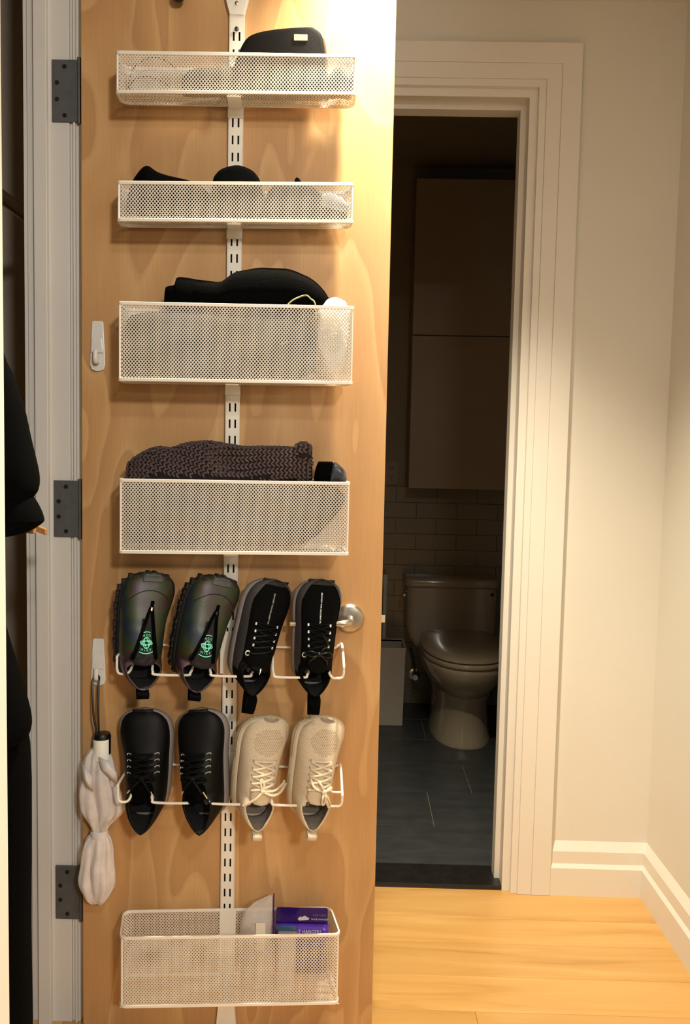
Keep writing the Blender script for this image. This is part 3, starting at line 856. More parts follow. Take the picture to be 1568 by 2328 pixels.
obj('title_lettering', text_mb('FLEXIBLE HANGERS', .0098, on_band(.4575, .2560), spacing=1.15, xs=.80), M['print_white'], t, smooth=False, weld=False)
obj('small_lettering', text_mb('SHOE HANGER', .0052, on_card(.4925, .2745)), M['print_white'], t, smooth=False, weld=False)
obj('small_lettering', text_mb('THE FLEXI', .0062, on_card(.4920, .2830)), M['print_grey'], t, smooth=False, weld=False)
obj('small_lettering', text_mb('6 PACK', .0050, on_band(.488, .2475)), M['print_white'], t, smooth=False, weld=False)
hk = [(.4475, .2752), (.4515, .2800), (.456, .2790), (.4615, .2822), (.466, .2795), (.471, .2770), (.469, .2735), (.460, .2728), (.4505, .2722)]
obj('hang_hole', MB().prism(hk, -.0300, -.0288), M['print_white'], t, smooth=False)
t = thing('blue_cap', 'blue plastic round lid in front of the purple package, lowest basket', 'lid', (.43, -.075, .24), frame='door')
mb = MB(); rings = []
for r, h in ((.0, .0), (.0185, .0), (.0215, .003), (.0215, .012), (.0195, .0145), (0, .0150)):
    rings.append([(.428 + r * cos(a), -.068 - r * sin(a) * .8 - h * .5, .2735 + r * sin(a) * .55 + h) for a in [2 * pi * k / 28 for k in range(28)]])
obj('lid_disc', MB().loft(rings), M['blue'], t)
obj('lid_jar', MB().lathe([(0, 0), (.018, 0), (.019, .004), (.019, .108), (.016, .116), (0, .116)], (.428, -.066, .156), 24), M['bag'], t)

# ------------------------------------------------------------------ shoe racks (bent white wire)
LOOPS = ((.122, .167), (.238, .2775), (.354, .3975), (.4605, .505))


def shoe_rack(label, zf, zb, xl, xr, backx, extra=None):
    t = thing('shoe_rack', label, 'shoe rack', (RX, -.010, zb), 'wire shoe racks on the door rail', 'door')
    D = -.098
    pts = [(xl + .004, -.012, zb), (xl, -.030, zb - .004), (xl, D + .006, zf + .034), (xl, D + .001, zf + .026), (xl, D, zf + .018), (xl + .0003, D, zf + .010), (xl + .0022, D, zf + .003), (xl + .007, D, zf), (xl + .012, D, zf)]
    for a, b in LOOPS:
        pts += [(a - .006, D, zf), (a, D + .001, zf + .004), (a + .003, D + .010, zf + .012), (a + .006, D + .034, zf + .035), (a + .012, D + .040, zf + .045),
                (b - .012, D + .040, zf + .045), (b - .006, D + .034, zf + .035), (b - .003, D + .010, zf + .012), (b, D + .001, zf + .005), (b + .006, D, zf)]
    pts += [(xr - .012, D, zf), (xr - .007, D, zf), (xr - .002, D, zf + .003), (xr, D, zf + .010), (xr, D, zf + .018), (xr, D + .002, zf + .026), (xr - .004, -.024, zb + .010), (xr - .010, -.013, zb + .006), (xr - .020, -.012, zb)]
    P = catmull(pts, 4)
    obj('front_wire', MB().tube(P, .0025, 8), M['white_metal'], t)
    obj('back_wire', MB().tube([(xl + .004, -.012, zb), (xr - .018, -.012, zb)], .0023, 8), M['white_metal'], t)
    if extra:
        obj('cross_wire', MB().tube(catmull(extra, 4), .0022, 8), M['white_metal'], t)
    obj('bracket', MB().box(RX - .019, RX + .019, -.0155, -.0112, zb - .056, zb + .030), M['white_metal'], t, smooth=False, bevel=.0008)
    return t


shoe_rack('upper white wire shoe rack, holding dark and black trainers', .7955, .832, .0990, .5303, 0)
shoe_rack('lower white wire shoe rack, holding black and cream trainers', .5450, .5855, .1010, .5322, 0, extra=[(.502, -.075, .577), (.510, -.096, .573), (.532, -.098, .5726)])

# ------------------------------------------------------------------ shoes
TT = [0, .012, .05, .12, .25, .4, .55, .68, .78, .87, .94, .98, 1]
HALF = [0, .36, .58, .74, .82, .86, .90, .97, 1.0, .94, .74, .44, 0]


def make_shoe(name, label, group, place, s):
    """place: heel x, distance from door, heel z, lean, roll, heel-out tilt. s: style"""
    x0, d0, z0, lean, roll, tilt = place
    B = Matrix(((1, 0, 0), (0, 0, -1), (0, 1, 0)))
    R = B @ Matrix.Rotation(radians(-lean), 3, 'Z') @ Matrix.Rotation(radians(-tilt), 3, 'X') @ Matrix.Rotation(radians(roll), 3, 'Y')
    Mx = DM @ Matrix.Translation((x0, -d0, z0)) @ R.to_4x4()
    t = thing(name, label, 'shoe', (0, 0, 0), group, M=Mx)
    L, W, asy = s['L'], s['W'], s.get('asy', 0)
    to = s.get('to', .42)             # where the collar opening ends
    gT = [0, .05 * to, .2 * to, .42 * to, .68 * to, .88 * to, to]
    gV = [.06, .22, .5, .82, 1, .62, 0]
    GM = s.get('gap', .024)
    HT = [0, .03, .6 * to, .85 * to, to + .04, .5, .6, .7, .8, .9, .965, 1]
    hh = s.get('H', 1.0)
    HV = [v * hh for v in (.098, .096, .090, .088, .092, .085, .074, .066, .060, .053, .045, .034)]
    ST = [0, .1, .3, .55, .8, .93, 1]
    SV = [v * s.get('mid', 1.0) for v in (.034, .032, .028, .024, .024, .030, .036)]
    BT = [0, .06, .5, .75, .9, 1]
    BV = [.004, 0, 0, .001, .008, .020]
    half = lambda u: curve1(TT, HALF, u) * W / 2
    cen = lambda u: asy * W * (-.06 * sin(pi * min(1, u / .8)) + .13 * max(0, (u - .45) / .55) ** 1.5)
    hs = lambda u: curve1(ST, SV, u)
    hb = lambda u: curve1(BT, BV, u)
    H = lambda u: max(curve1(HT, HV, u), hs(u) + .004)
    gap = lambda u: 0 if u >= to else curve1(gT, gV, u) * GM
    flare = s.get('flare', .010)

    def ypos(u, z):
        k = max(0, 1 - u / .16)
        return u * L - flare * k * (max(0, (z - hs(u))) / .065) ** 2

    p_ = s.get('p', .85); q_ = s.get('q', .82)

    def sec(u, a, side, infl=1.0):
        w = half(u) * .955 * infl; g = min(gap(u), w * .94)
        x = g + (w - g) * max(0, cos(a)) ** p_; z = hs(u) - .003 + (H(u) - hs(u) + .003) * max(0, sin(a)) ** q_
        return Vector((cen(u) + side * x, ypos(u, z), z))

    def surf(u, x, lift=0.0):
        w = max(half(u) * .955, .001); f = min(1, abs(x) / w); a = math.acos(f ** (1 / p_))
        g = 0
        z = hs(u) - .003 + (H(u) - hs(u) + .003) * max(0, sin(a)) ** q_
        return Vector((cen(u) + x, u * L, z + lift))

    N, K = 52, 12
    us = sorted(set([.5 - .5 * cos(pi * i / N) for i in range(N + 1)] + [to]))
    mb = MB()
    for side in (-1, 1):
        mb.grid([[sec(u, pi / 2 * j / K, side) for j in range(K + 1)] for u in us])
    obj('upper', mb, (s['upper'], s['lining']), t, solid=(.0032, 1, (0, 0, -.02)), angle=60)
    # insole
    mb = MB(); mb.grid([[Vector((cen(u) + half(u) * .86 * v, u * L + (.004 if u < .1 else 0), hs(u) + .002)) for v in (-1, -.6, 0, .6, 1)] for u in us if .02 < u < .8])
    obj('insole', mb, s['lining'], t)
    # midsole and outsole
    def ring(u, z, k): return [(cen(u) - half(u) * k, u * L, z), (cen(u) + half(u) * k, u * L, z)]

    def sole(zf0, zf1, k0, k1, kb=1.0):
        rings = []
        rows = []
        levels = [(0, k0 * .93), (.12, k0), (.5, max(k0, k1) * 1.01), (.88, k1), (1, k1 * .93)]
        loop = [(u, -1) for u in us] + [(u, 1) for u in reversed(us[1:-1])]
        for f, k in levels:
            row = []
            for u, sd in loop:
                z = zf0(u) + (zf1(u) - zf0(u)) * f
                e = (k - 1) * .05 * (1 if u > .5 else -1) * max(0, abs(u - .5) * 2 - .8) / .2
                row.append(Vector((cen(u) + sd * half(u) * k, (u + e) * L, z)))
            rows.append(row)
        m2 = MB(); m2.loft(rows); return m2
    obj('midsole', sole(lambda u: hb(u) + .004, lambda u: hs(u) + s.get('wall', 0.0), s.get('mk', 1.06), 1.03), s['midsole'], t, angle=50)
    om = sole(lambda u: hb(u), lambda u: hb(u) + .006, s.get('ok', 1.0), s.get('ok', 1.0) * 1.03)
    if s.get('lugs'):
        for i in range(17):
            u = .05 + .9 * i / 16
            for sd in (-1, 1):
                c = Vector((cen(u) + sd * half(u) * (1.02 if sd < 0 else .92), u * L, hb(u) + .009)); om.box(c.x - .0035 - .001 * (i % 3), c.x + .0035, c.y - .0048, c.y + .0048, c.z - .008, c.z + .009)
        for i in range(6):
            x = W * .30 * (i / 2.5 - 1); om.box(x + cen(.98) - .004, x + cen(.98) + .004, L * (.99 - .06 * (i / 2.5 - 1) ** 2) - .006, L * (.995 - .06 * (i / 2.5 - 1) ** 2) + .003, .02, .040)
    obj('outsole', om, s['outsole'], t, smooth=not s.get('lugs'))
    # heel pull tab
    if s.get('tab'):
        tw, tl, td = s['tab']
        zt = H(0)
        pts = [(0, ypos(0, zt * .80) - .001, zt * .80), (0, ypos(0, zt) - .004, zt + .002), (0, ypos(0, zt) - tl * .75, zt + .004), (0, ypos(0, zt) - tl, zt - .002), (0, ypos(0, zt) - tl * .8, zt - .008), (0, ypos(0, zt * .72), zt * .72)]
        P = catmull(pts, 4)
        m2 = MB(); m2.grid([[(p.x - tw / 2, p.y, p.z), (p.x + tw / 2, p.y, p.z)] for p in P])
        obj('heel_tab', m2, s.get('tabm', s['upper']), t, solid=(.002, 0, (0, 0, -.05)))
    # tongue
    tg = s.get('tongue')
    if tg:
        tw, ext, lift = tg
        rows = []
        for i in range(15):
            f = i / 14; u = .60 - (.60 - (to - ext)) * f
            zc = (H(u) if u > to else H(to) + (to - u) * L * .42) + .0015 + lift * f * f
            ww = tw * (.8 + .35 * f) * (1 if i < 13 else (.88 if i == 13 else .6))
            rows.append([Vector((cen(u) + ww * v, u * L, zc - (abs(v) ** 2) * ww * .42)) for v in (-1, -.75, -.5, -.25, 0, .25, .5, .75, 1)])
        m2 = MB(); m2.grid(rows)
        obj('tongue', m2, s.get('tonguem', s['upper']), t, solid=(.004, 0, (0, 0, -.05)))
    def tsurf(u, x, lift=.0018):
        f = (.60 - u) / (.60 - (to - tg[1])); tw_, ext, lf = tg
        zc = (H(u) if u > to else H(to) + (to - u) * L * .42) + .0015 + lf * f * f
        ww = tw_ * (.8 + .35 * f)
        return Vector((cen(u) + x, u * L, zc - (abs(x / ww) ** 2) * ww * .42 + lift))
    return t, dict(surf=surf, tsurf=tsurf if tg else None, cen=cen, half=half, H=H, hs=hs, L=L, to=to, sec=sec)


def lace_rows(t, g, m, n, u0, u1, e, r=.0019, bar=True, wob=.0):
    S_ = g['surf']; mb = MB(); flat = .6
    us = [u0 + (u1 - u0) * i / (n - 1) for i in range(n)]

    def across(ua, xa, ub, xb, lift):
        return [S_(ua + (ub - ua) * k / 10, xa + (xb - xa) * k / 10, lift + .0012 * sin(pi * k / 10)) for k in range(11)]
    if bar: mb.tube(across(us[0] + .012, -e, us[0] + .012, e, .0022), r, 8)
    for i in range(n - 1):
        mb.tube(across(us[i], -e, us[i + 1], e * 1.02, .0024), r, 8)
        mb.tube(across(us[i], e, us[i + 1], -e * 1.02, .0040), r, 8)
    return obj('laces', mb, m, t)


def bow(t, g, m, loops, r=.0021, knot=None):
    """loops: list of point lists (u, x, lift)"""
    mb = MB()
    for lp in loops:
        pts = []
        for u, x, l in lp:
            H_ = g['H'](u) if u > g['to'] else g['H'](g['to']) + (g['to'] - u) * g['L'] * .30
            pts.append(Vector((g['cen'](max(u, .2)) + x, u * g['L'], H_ + l - abs(x) ** 2 * 9)))
        mb.tube(catmull(pts, 5), r, 8)
    if knot:
        u, x, l = knot
        mb.ball((g['cen'](u) + x, u * g['L'], g['H'](max(u, g['to'])) + l), .006, .0052, .0045, None, 12, 8)
    return obj('bow', mb, m, t)


# --- upper rack, left pair: dark iridescent zip trainers
ST_A = dict(L=.211, W=.103, asy=.35, upper=M['iris'], lining=M['lining'], midsole=M['rubber'], outsole=M['rubber'], lugs=True, to=.235, gap=.032, mid=1.0,
            tongue=(.024, .035, .005), tonguem=M['plum_tongue'], tab=(.022, .016, .0), tabm=M['black_cloth'], flare=.010, H=.90, p=.72, q=.75)


def zip_shoe(label, place, asy, flash):
    s = dict(ST_A); s['asy'] = asy
    t, g = make_shoe('zip_trainer', label, 'dark iridescent zip trainers on the upper rack', place, s)
    S_ = g['surf']
    # ribbed grey toe bumper
    rows = [[S_(u, x, .0016) for x in [-.020 + .040 * k / 10 for k in range(11)]] for u in (.995, .985, .97, .955, .94, .925)]
    rows = [[p + Vector((0, 0, .0011 * (i % 2))) for p in r] for i, r in enumerate(rows)]
    obj('toe_bumper', MB().grid([[p + Vector((.006 * asy, 0, 0)) for p in r] for r in rows]), M['toe_rubber'], t, solid=(.002, 0, (0, 0, -.05)))
    # seam across the toe
    obj('toe_seam', MB().tube([S_(.845 - .10 * (abs(k / 10 - 1) ** 2.2), -.040 + .080 * k / 20, .0006) for k in range(21)], .0008, 6), M['dark_grey'], t)
    # zip: a dark V either side of the tongue panel
    mb = MB()
    for sd in (-1, 1):
        pts = [S_(.70 - .45 * k / 12, .006 * (1 - k / 12) + sd * (.0015 + .0200 * (k / 12)), .0024) for k in range(13)]
        mb.tube(pts, [.0030 + .0014 * k / 12 for k in range(13)], 8, flat=.7)
    mb.tube([S_(.755, .0065, .0015), S_(.69, .006, .0022)], .0034, 8, flat=.6)
    obj('zip_tape', mb, M['black_cloth'], t)
    obj('zip_pull', MB().tube([S_(.700, .006, .0052), S_(.672, .0055, .0060)], .0019, 8, flat=.6), M['gold' if flash else 'black_plastic'], t)
    rows = [[S_(.685 - .42 * k / 14, .006 * (1 - k / 14) + v * (.0005 + .0190 * (k / 14)), .0012) for v in (-1, -.5, 0, .5, 1)] for k in range(15)]
    obj('gusset', MB().grid(rows), M['plum_tongue'], t)
    # round printed emblem: globe with orbit strokes and two arcs of letters
    uc = .400; cx = .001
    def em(x, y): return g['tsurf'](uc + y / g['L'], cx + x, .0030)
    mb = MB()
    for a, b, rot in ((.0062, .0100, 0), (.0034, .0096, 14), (.0115, .0032, -8), (.0102, .0038, 10)):
        pts = []
        for k in range(28):
            an = 2 * pi * k / 28; x, y = a * cos(an), b * sin(an); c, s_ = cos(radians(rot)), sin(radians(rot)); pts.append(em(x * c - y * s_, x * s_ + y * c))
        mb.tube(pts, .00075, 5, closed=True)
    mb.tube([em(-.0062 + .0124 * k / 10, .0190 + .0012 * sin(pi * k / 10)) for k in range(11)], .0008, 5)
    mb.tube([em(-.0125 + .025 * k / 12, -.0165 - .0030 * sin(pi * k / 12)) for k in range(13)], .0008, 5)
    obj('emblem', mb, M['teal'], t)
    for ch, n, yy, bend, size in (('ACG', 3, .0140, .001, .0062), ('NIKE', 4, -.0135, -.002, .0062)):
        for i, c in enumerate(ch):
            f = (i - (n - 1) / 2); x0 = f * .0052; y0 = yy - bend * 0 - (.0006 * f * f if bend > 0 else -.0006 * f * f)
            obj('emblem_letter', text_mb(c, size, lambda u, v, x0=x0, y0=y0: em(x0 + u, y0 + v)), M['teal'], t, smooth=False, weld=False)
    return t


zip_shoe('dark iridescent zip trainer, leftmost on the upper shoe rack', (.1187, .034, .7765, 4.6, 24, 1), .5, True)
zip_shoe('dark iridescent zip trainer, second from the left on the upper rack', (.2193, .034, .7802, 14.1, 24, 1), .5, False)

# --- upper rack, right pair: black knit runners
ST_B = dict(L=.211, W=.093, asy=.35, upper=M['knit_black'], lining=M['lining'], midsole=M['shoe_grey'], outsole=M['rubber'], to=.25, gap=.026, H=.90,
            tongue=(.020, .05, .007), tonguem=M['knit_black'], tab=(.022, .034, .0), tabm=M['black_cloth'], flare=.010, mk=1.06, mid=1.0)


def knit_runner(label, place, asy, tied):
    s = dict(ST_B); s['asy'] = asy
    t, g = make_shoe('knit_runner', label, 'black knit runners on the upper rack', place, s)
    S_ = g['surf']; sec = g['sec']
    # dark grey mudguard band round the edge
    mb = MB()
    for side, top in ((-1, .42), (1, .30)):
        us = [.16 + .84 * (1 - (1 - k / 44) ** 1.6) for k in range(45)]
        mb.grid([[sec(u, pi / 2 * (top + .22 * max(0, (u - .8) / .2)) * j / 6, side, 1.012) + Vector((0, .0012 if u > .9 else 0, .0010 + .0012 * (j > 0))) for j in range(7)] for u in us])
    obj('mudguard', mb, M['mudguard'], t)
    obj('toe_cap', MB().grid([[S_(u, x, .0030) for x in [-.026 + .052 * k / 10 for k in range(11)]] for u in (.998, .99, .975, .955)]), M['rubber'], t, solid=(.0015, 0, (0, 0, -.05)))
    n = 5
    for i in range(4):
        u = .600 - .060 * i
        for sd in (-1, 1):
            x = sd * (.0215 - .0008 * i)
            obj('eyelet', MB().tube([S_(u + .011, x, .0012), S_(u - .011, x, .0012)], .0020, 8, flat=.55), M['silver'], t)
    obj('eyelet_ring', MB().tube([S_(.335, -.0250, .002) + Vector((.0042 * cos(a), .0042 * sin(a), 0)) for a in [2 * pi * k / 16 for k in range(16)]], .0013, 6, closed=True), M['silver'], t)
    lace_rows(t, g, M['lace_black'], 6, .600, .345, .0185, r=.0017)
    # row of tiny print along the middle of the vamp
    obj('vamp_lettering', text_mb('RUN THROUGH ANY WEATHER', .0042, lambda u, v: S_(.745 + u / g['L'], v, .0012), xs=1.0), M['silver'], t, smooth=False, weld=False)
    if tied:
        bow(t, g, M['black_leather'], [[(.36, 0, .006), (.385, -.016, .008), (.35, -.026, .004), (.34, -.010, .008), (.36, 0, .006)],
                                      [(.36, 0, .006), (.38, .018, .010), (.34, .026, .004), (.34, .012, .008), (.36, 0, .006)],
                                      [(.36, 0, .007), (.30, -.016, .009), (.26, -.018, .003)], [(.36, 0, .007), (.31, .014, .009), (.27, .018, .004)],
                                      [(.54, .002, .003), (.50, .010, .006), (.44, .016, .006), (.40, .006, .007), (.37, .002, .006)]], r=.0019, knot=(.36, 0, .007))
    else:
        sw = [(.002, .004), (.0035, .002), (.0015, -.004), (-.0005, -.0075), (.0005, -.002), (.0002, .001)]
        obj('tongue_mark', MB().add([g['tsurf'](g['to'] - .028 + y / g['L'], x, .0022) for x, y in sw], [tuple(range(6))]), M['silver'], t, smooth=False)
    return t


knit_runner('black knit trainer with grey sole leaning right, third on upper rack', (.3265, .033, .7750, 14.6, 23, 1), .35, False)
knit_runner('black knit trainer with tied shiny laces, rightmost on upper rack', (.4590, .022, .7670, 4.6, 12, 1), .1, True)

# --- lower rack, left pair: plain black trainers with gold lace ends
ST_C = dict(L=.216, W=.101, asy=-.25, upper=M['leather_shoe'], lining=M['lining'], midsole=M['shoe_grey'], outsole=M['rubber'], to=.28, gap=.026, H=.90,
            tongue=(.020, .05, .005), tonguem=M['black_cloth'], flare=.020, mk=1.07, p=.85, q=.8)


def plain_trainer(label, place, asy, flash):
    s = dict(ST_C); s['asy'] = asy
    t, g = make_shoe('black_trainer', label, 'plain black trainers on the lower rack', place, s)
    S_ = g['surf']
    lace_rows(t, g, M['lace_black'], 5, .615, .43, .0200, r=.0024)
    for i in range(4):
        u = .622 - .052 * i
        for sd in (-1, 1):
            x = sd * .0275
            obj('eyelet', MB().tube([S_(u - .006, x + sd * .003, .0012), S_(u + .007, x + .003 * sd, .0014), S_(u + .010, x - sd * .002, .0016), S_(u + .003, x - sd * .005, .0014)], .00085, 6), M['silver'], t)
    obj('toe_rubber', MB().grid([[S_(u, x, .0020) for x in [-.020 + .040 * k / 8 for k in range(9)]] for u in (.998, .99, .98)]), M['rubber'], t, solid=(.0015, 0, (0, 0, -.05)))
    bow(t, g, M['lace_black'], [[(.44, 0, .006), (.46, -.018, .006), (.42, -.026, .002), (.41, -.008, .006)], [(.44, 0, .006), (.46, .018, .006), (.41, .024, .002), (.41, .008, .006)],
                                [(.44, 0, .006), (.38, -.014, .008), (.345, -.021, .006)], [(.44, 0, .006), (.36, .012, .009), (.315, .0165, .008)]], r=.0024, knot=(.44, 0, .006))
    for k, (ua, xa, ub, xb) in enumerate(((.345, -.021, .30, -.029), (.315, .0165, .255, .0225))):
        za = g['H'](g['to']) + (g['to'] - ua) * g['L'] * .30
        obj('lace_end', MB().tube([(g['cen'](ua) + xa, ua * g['L'], za + .002), (g['cen'](ub) + xb, ub * g['L'], za + .001)], .0014, 8), M['gold'], t)
    return t


plain_trainer('plain black trainer hanging beside the umbrella, leftmost on lower rack', (.1411, .014, .4921, -1.2, 3, 2), -.35, False)
plain_trainer('plain black trainer with gold lace tip, second on lower rack', (.2738, .020, .4978, -7.3, -10, 2), .35, True)

# --- lower rack, right pair: cream knit runners
ST_D = dict(L=.202, W=.094, asy=.35, upper=M['cream'], lining=M['grey_lining'], midsole=M['cream_foam'], outsole=M['cream_foam'], to=.28, gap=.027, H=.90,
            tongue=(.0200, .045, .004), tonguem=M['cream'], tab=(.0185, .018, 0), tabm=M['cream'], flare=.010, mk=1.12, mid=1.1, wall=.0)


def cream_runner(label, place, asy, loops, knot):
    s = dict(ST_D); s['asy'] = asy
    t, g = make_shoe('cream_runner', label, 'cream knit runners on the lower rack', place, s)
    S_ = g['surf']
    lace_rows(t, g, M['cream_lace'], 5, .600, .36, .0205, r=.0023)
    for i in range(5):
        u = .610 - .060 * i
        for sd in (-1, 1):
            obj('eyelet', MB().tube([S_(u + .010, sd * .0225, .0006), S_(u - .008, sd * .0225, .0006)], .0011, 6), M['taupe'], t)
    # perforations over the toe, flat darker dots too small to pick apart
    mb = MB()
    for i in range(19):
        for j in range(15):
            u = .660 + i * .0135; x = -.028 + j * .0042 + (.0021 if i % 2 else 0) + .005 * asy
            if ((u - .78) / .122) ** 2 + ((x - .003) / .030) ** 2 > 1: continue
            p = S_(u, x, .0004); q = S_(u + .003, x, .0004); d = (q - p).normalized(); e = Vector((1, 0, 0)); n = d.cross(e)
            mb.add([p + e * .0008 * cos(a) + d * .0009 * sin(a) - n * 0 for a in [2 * pi * k / 6 for k in range(6)]], [tuple(range(6))])
    obj('perforation', mb, M['hole'], t, smooth=False, weld=False, kind='stuff')
    obj('toe_scuff', MB().grid([[S_(u, .002 + w * (k / 5 - 1), .0016) for k in range(11)] for u, w in ((.992, .015), (.986, .016), (.976, .015), (.966, .012), (.959, .007), (.955, .001))]), M['taupe'], t)
    # grooves along the outer midsole
    mb = MB()
    for k in range(26):
        u = .56 + .017 * k
        w = g['half'](u) * 1.115
        if u > .985: break
        mb.tube([(g['cen'](u) - w, u * g['L'], .010), (g['cen'](u) - w * .995, u * g['L'] + .002, .026)], .0009, 5)
    obj('sole_grooves', mb, M['cream_foam'], t)
    for dz in (.0, .006):
        mb = MB().tube([(g['cen'](u) - g['half'](u) * (1.10), u * g['L'], .016 + dz) for u in [.05 + .33 * k / 12 for k in range(13)]], .0008, 5)
        obj('sole_line', mb, M['taupe'], t)
    bow(t, g, M['cream_lace'], loops, r=.0024, knot=knot)
    return t


cream_runner('cream knit trainer with laces trailing across, third on lower rack', (.3428, .030, .5043, 8.2, 20, 2), .45,
             [[(0.365, -.002, .006), (0.435, -.006, .006), (0.475, -.006, .004), (0.435, .000, .006), (0.375, .000, .007)],
              [(0.365, 0, .007), (0.375, .022, .010), (0.405, .042, .006), (0.420, .048, .002)],
              [(0.365, 0, .007), (0.335, .018, .012), (0.345, .038, .010), (0.390, .052, .004), (0.375, .046, .006), (0.335, .028, .010), (0.355, .004, .008)],
              [(0.365, -.001, .007), (0.305, -.012, .010), (0.235, -.026, .006), (0.205, -.032, .002)]], (0.365, 0, .006))
cream_runner('cream knit trainer with a bright tied bow, rightmost on lower rack', (.4510, .028, .5069, 9.8, 18, 2), .25,
             [[(0.365, .008, .007), (0.425, .000, .010), (0.455, -.006, .006)], [(0.365, .008, .007), (0.395, -.012, .008), (0.465, -.020, .003)],
              [(0.365, .008, .008), (0.395, .020, .012), (0.410, .020, .010), (0.375, .012, .009)],
              [(0.365, .008, .008), (0.305, .006, .012), (0.250, .008, .008), (0.255, .012, .010), (0.315, .012, .012), (0.365, .010, .009)],
              [(0.365, .009, .008), (0.295, .020, .012), (0.220, .028, .006), (0.225, .022, .010), (0.295, .014, .012)]], (0.365, .008, .007))

# dark strap end poking out behind the second shoe, and a felt boot edge behind the gap
# ------------------------------------------------------------------ adhesive hooks
def wall_hook(label, xc, z0, z1):
    t = thing('adhesive_hook', label, 'hook', (xc, 0, z0), 'white adhesive hooks on the door', 'door')
    h = z1 - z0
    pl = [(xc - .0112, z1 - .002), (xc - .008, z1), (xc + .008, z1), (xc + .0112, z1 - .002), (xc + .0140, z0 + h * .45), (xc + .0150, z0 + .012), (xc + .012, z0 + .003), (xc + .004, z0), (xc - .004, z0), (xc - .012, z0 + .003), (xc - .0150, z0 + .012), (xc - .0140, z0 + h * .45)]
    obj('base_plate', MB().prism(pl, -.0048, -.0003), M['plastic'], t, smooth=False, bevel=.0015)
    hp = [(xc - .0095, z0 + h * .66), (xc + .0095, z0 + h * .66), (xc + .0120, z0 + h * .42), (xc + .0115, z0 + h * .36), (xc - .0115, z0 + h * .36), (xc - .0120, z0 + h * .42)]
    obj('hook_cover', MB().prism(hp, -.0085, -.0046), M['plastic'], t, smooth=False, bevel=.0016)
    P = catmull([(xc, -.006, z0 + h * .17), (xc, -.011, z0 + h * .155), (xc, -.0165, z0 + h * .165), (xc, -.0190, z0 + h * .22), (xc, -.0190, z0 + h * .30), (xc, -.0175, z0 + h * .40)], 4)
    obj('hook_prong', MB().tube(P, .0046, 10, flat=.6), M['plastic'], t)
    return t


wall_hook('empty white plastic adhesive hook high on the door edge', .0330, 1.3750, 1.4728)
wall_hook('white plastic adhesive hook holding the umbrella loop', .0338, .7435, .8400)

# ------------------------------------------------------------------ folded umbrella
t = thing('folded_umbrella', 'milky clear folded umbrella hanging by its black loop beside the door hinge', 'umbrella', (.040, -.03, .30), frame='door')
zk = .7570
obj('wrist_loop', MB().tube(catmull([(.0445, -.034, .6560), (.043, -.033, .70), (.0405, -.022, zk - .006), (.0392, -.0150, zk + .006), (.0338, -.0120, zk + .0095), (.0285, -.0150, zk + .006), (.0280, -.022, zk - .010), (.034, -.034, .69), (.040, -.036, .66), (.0375, -.0385, .63), (.0385, -.0385, .605)], 6), .0021, 8), M['black_plastic'], t)
obj('handle', MB().lathe([(0, .0), (.0165, .0), (.0168, .04), (.0172, .050), (.0150, .056), (.0, .057)], (.0500, -.030, .5985), 24), M['black_plastic'], t)
mb = MB()
rw = [[(.0500 + .0176 * sin(a), -.030 - .0176 * cos(a), z) for a in [radians(-62 + 124 * k / 12) for k in range(13)]] for z in (.603, .645)]
obj('handle_label', MB().grid(rw), M['paper'], t)


def canopy(prof, folds, seed, amp=.30, cyy=-.031, flat=.62):
    """gathered film: deep uneven pleats that twist a little from row to row"""
    rr = random.Random(seed); ph = [rr.uniform(0, 6.28) for _ in range(4)]
    rows = []
    for i, (z, x0_, x1_) in enumerate(prof):
        row = []; n = 96; cxx, rx = (x0_ + x1_) / 2, (x1_ - x0_) / 2
        for k in range(n):
            a = 2 * pi * k / n
            t1_ = abs(((folds * a + ph[0] + .10 * i + .8 * sin(a + ph[1])) / (2 * pi)) % 1 * 2 - 1)
            t2_ = abs((((folds * 2 + 1) * a + ph[2] - .16 * i) / (2 * pi)) % 1 * 2 - 1)
            nz = noise.noise(Vector((cos(a) * 1.6, sin(a) * 1.6, z * 26 + seed)))
            rad = 1 - amp * t1_ ** 1.6 * (.55 + .45 * abs(sin(a))) - .12 * t2_ + .10 * nz
            edge = 1 - .55 * amp * t1_ ** 2 - .05 * t2_ + .06 * nz
            row.append(Vector((cxx + rx * edge * cos(a), min(cyy - flat * min(rx, .038) * rad * sin(a), -.0035), z + .006 * nz + .004 * t1_)))
        rows.append(row)
    return rows


upper_p = [(.620, .026, .062), (.612, .018, .070), (.595, .012, .074), (.570, .008, .080), (.545, .003, .086), (.520, .002, .094), (.500, .004, .097), (.488, .010, .090), (.474, .018, .076), (.460, .026, .063), (.448, .029, .060)]
lower_p = [(.447, .027, .062), (.436, .016, .068), (.420, .010, .072), (.395, .006, .073), (.365, .000, .076), (.340, .001, .077), (.322, .008, .070), (.308, .016, .062), (.300, .028, .050)]


def densify(p, n=3):
    P = catmull([(a, b, c) for a, b, c in p], n); return [(q.x, q.y, q.z) for q in P]


ca = obj('canopy', MB().loft(canopy(densify(upper_p), 5, 4)), M['clear'], t, angle=32)
obj('canopy_end', MB().loft(canopy(densify(lower_p), 5, 9)), M['clear'], t, angle=32)
mb = MB()
obj('tie_band', MB().loft([[(.0445 + r * cos(a), -.031 - r * .78 * sin(a), z) for a in [2 * pi * k / 28 for k in range(28)]] for z, r in ((.437, .0165), (.440, .0178), (.452, .0178), (.455, .0165))], caps=False), M['clear'], t)
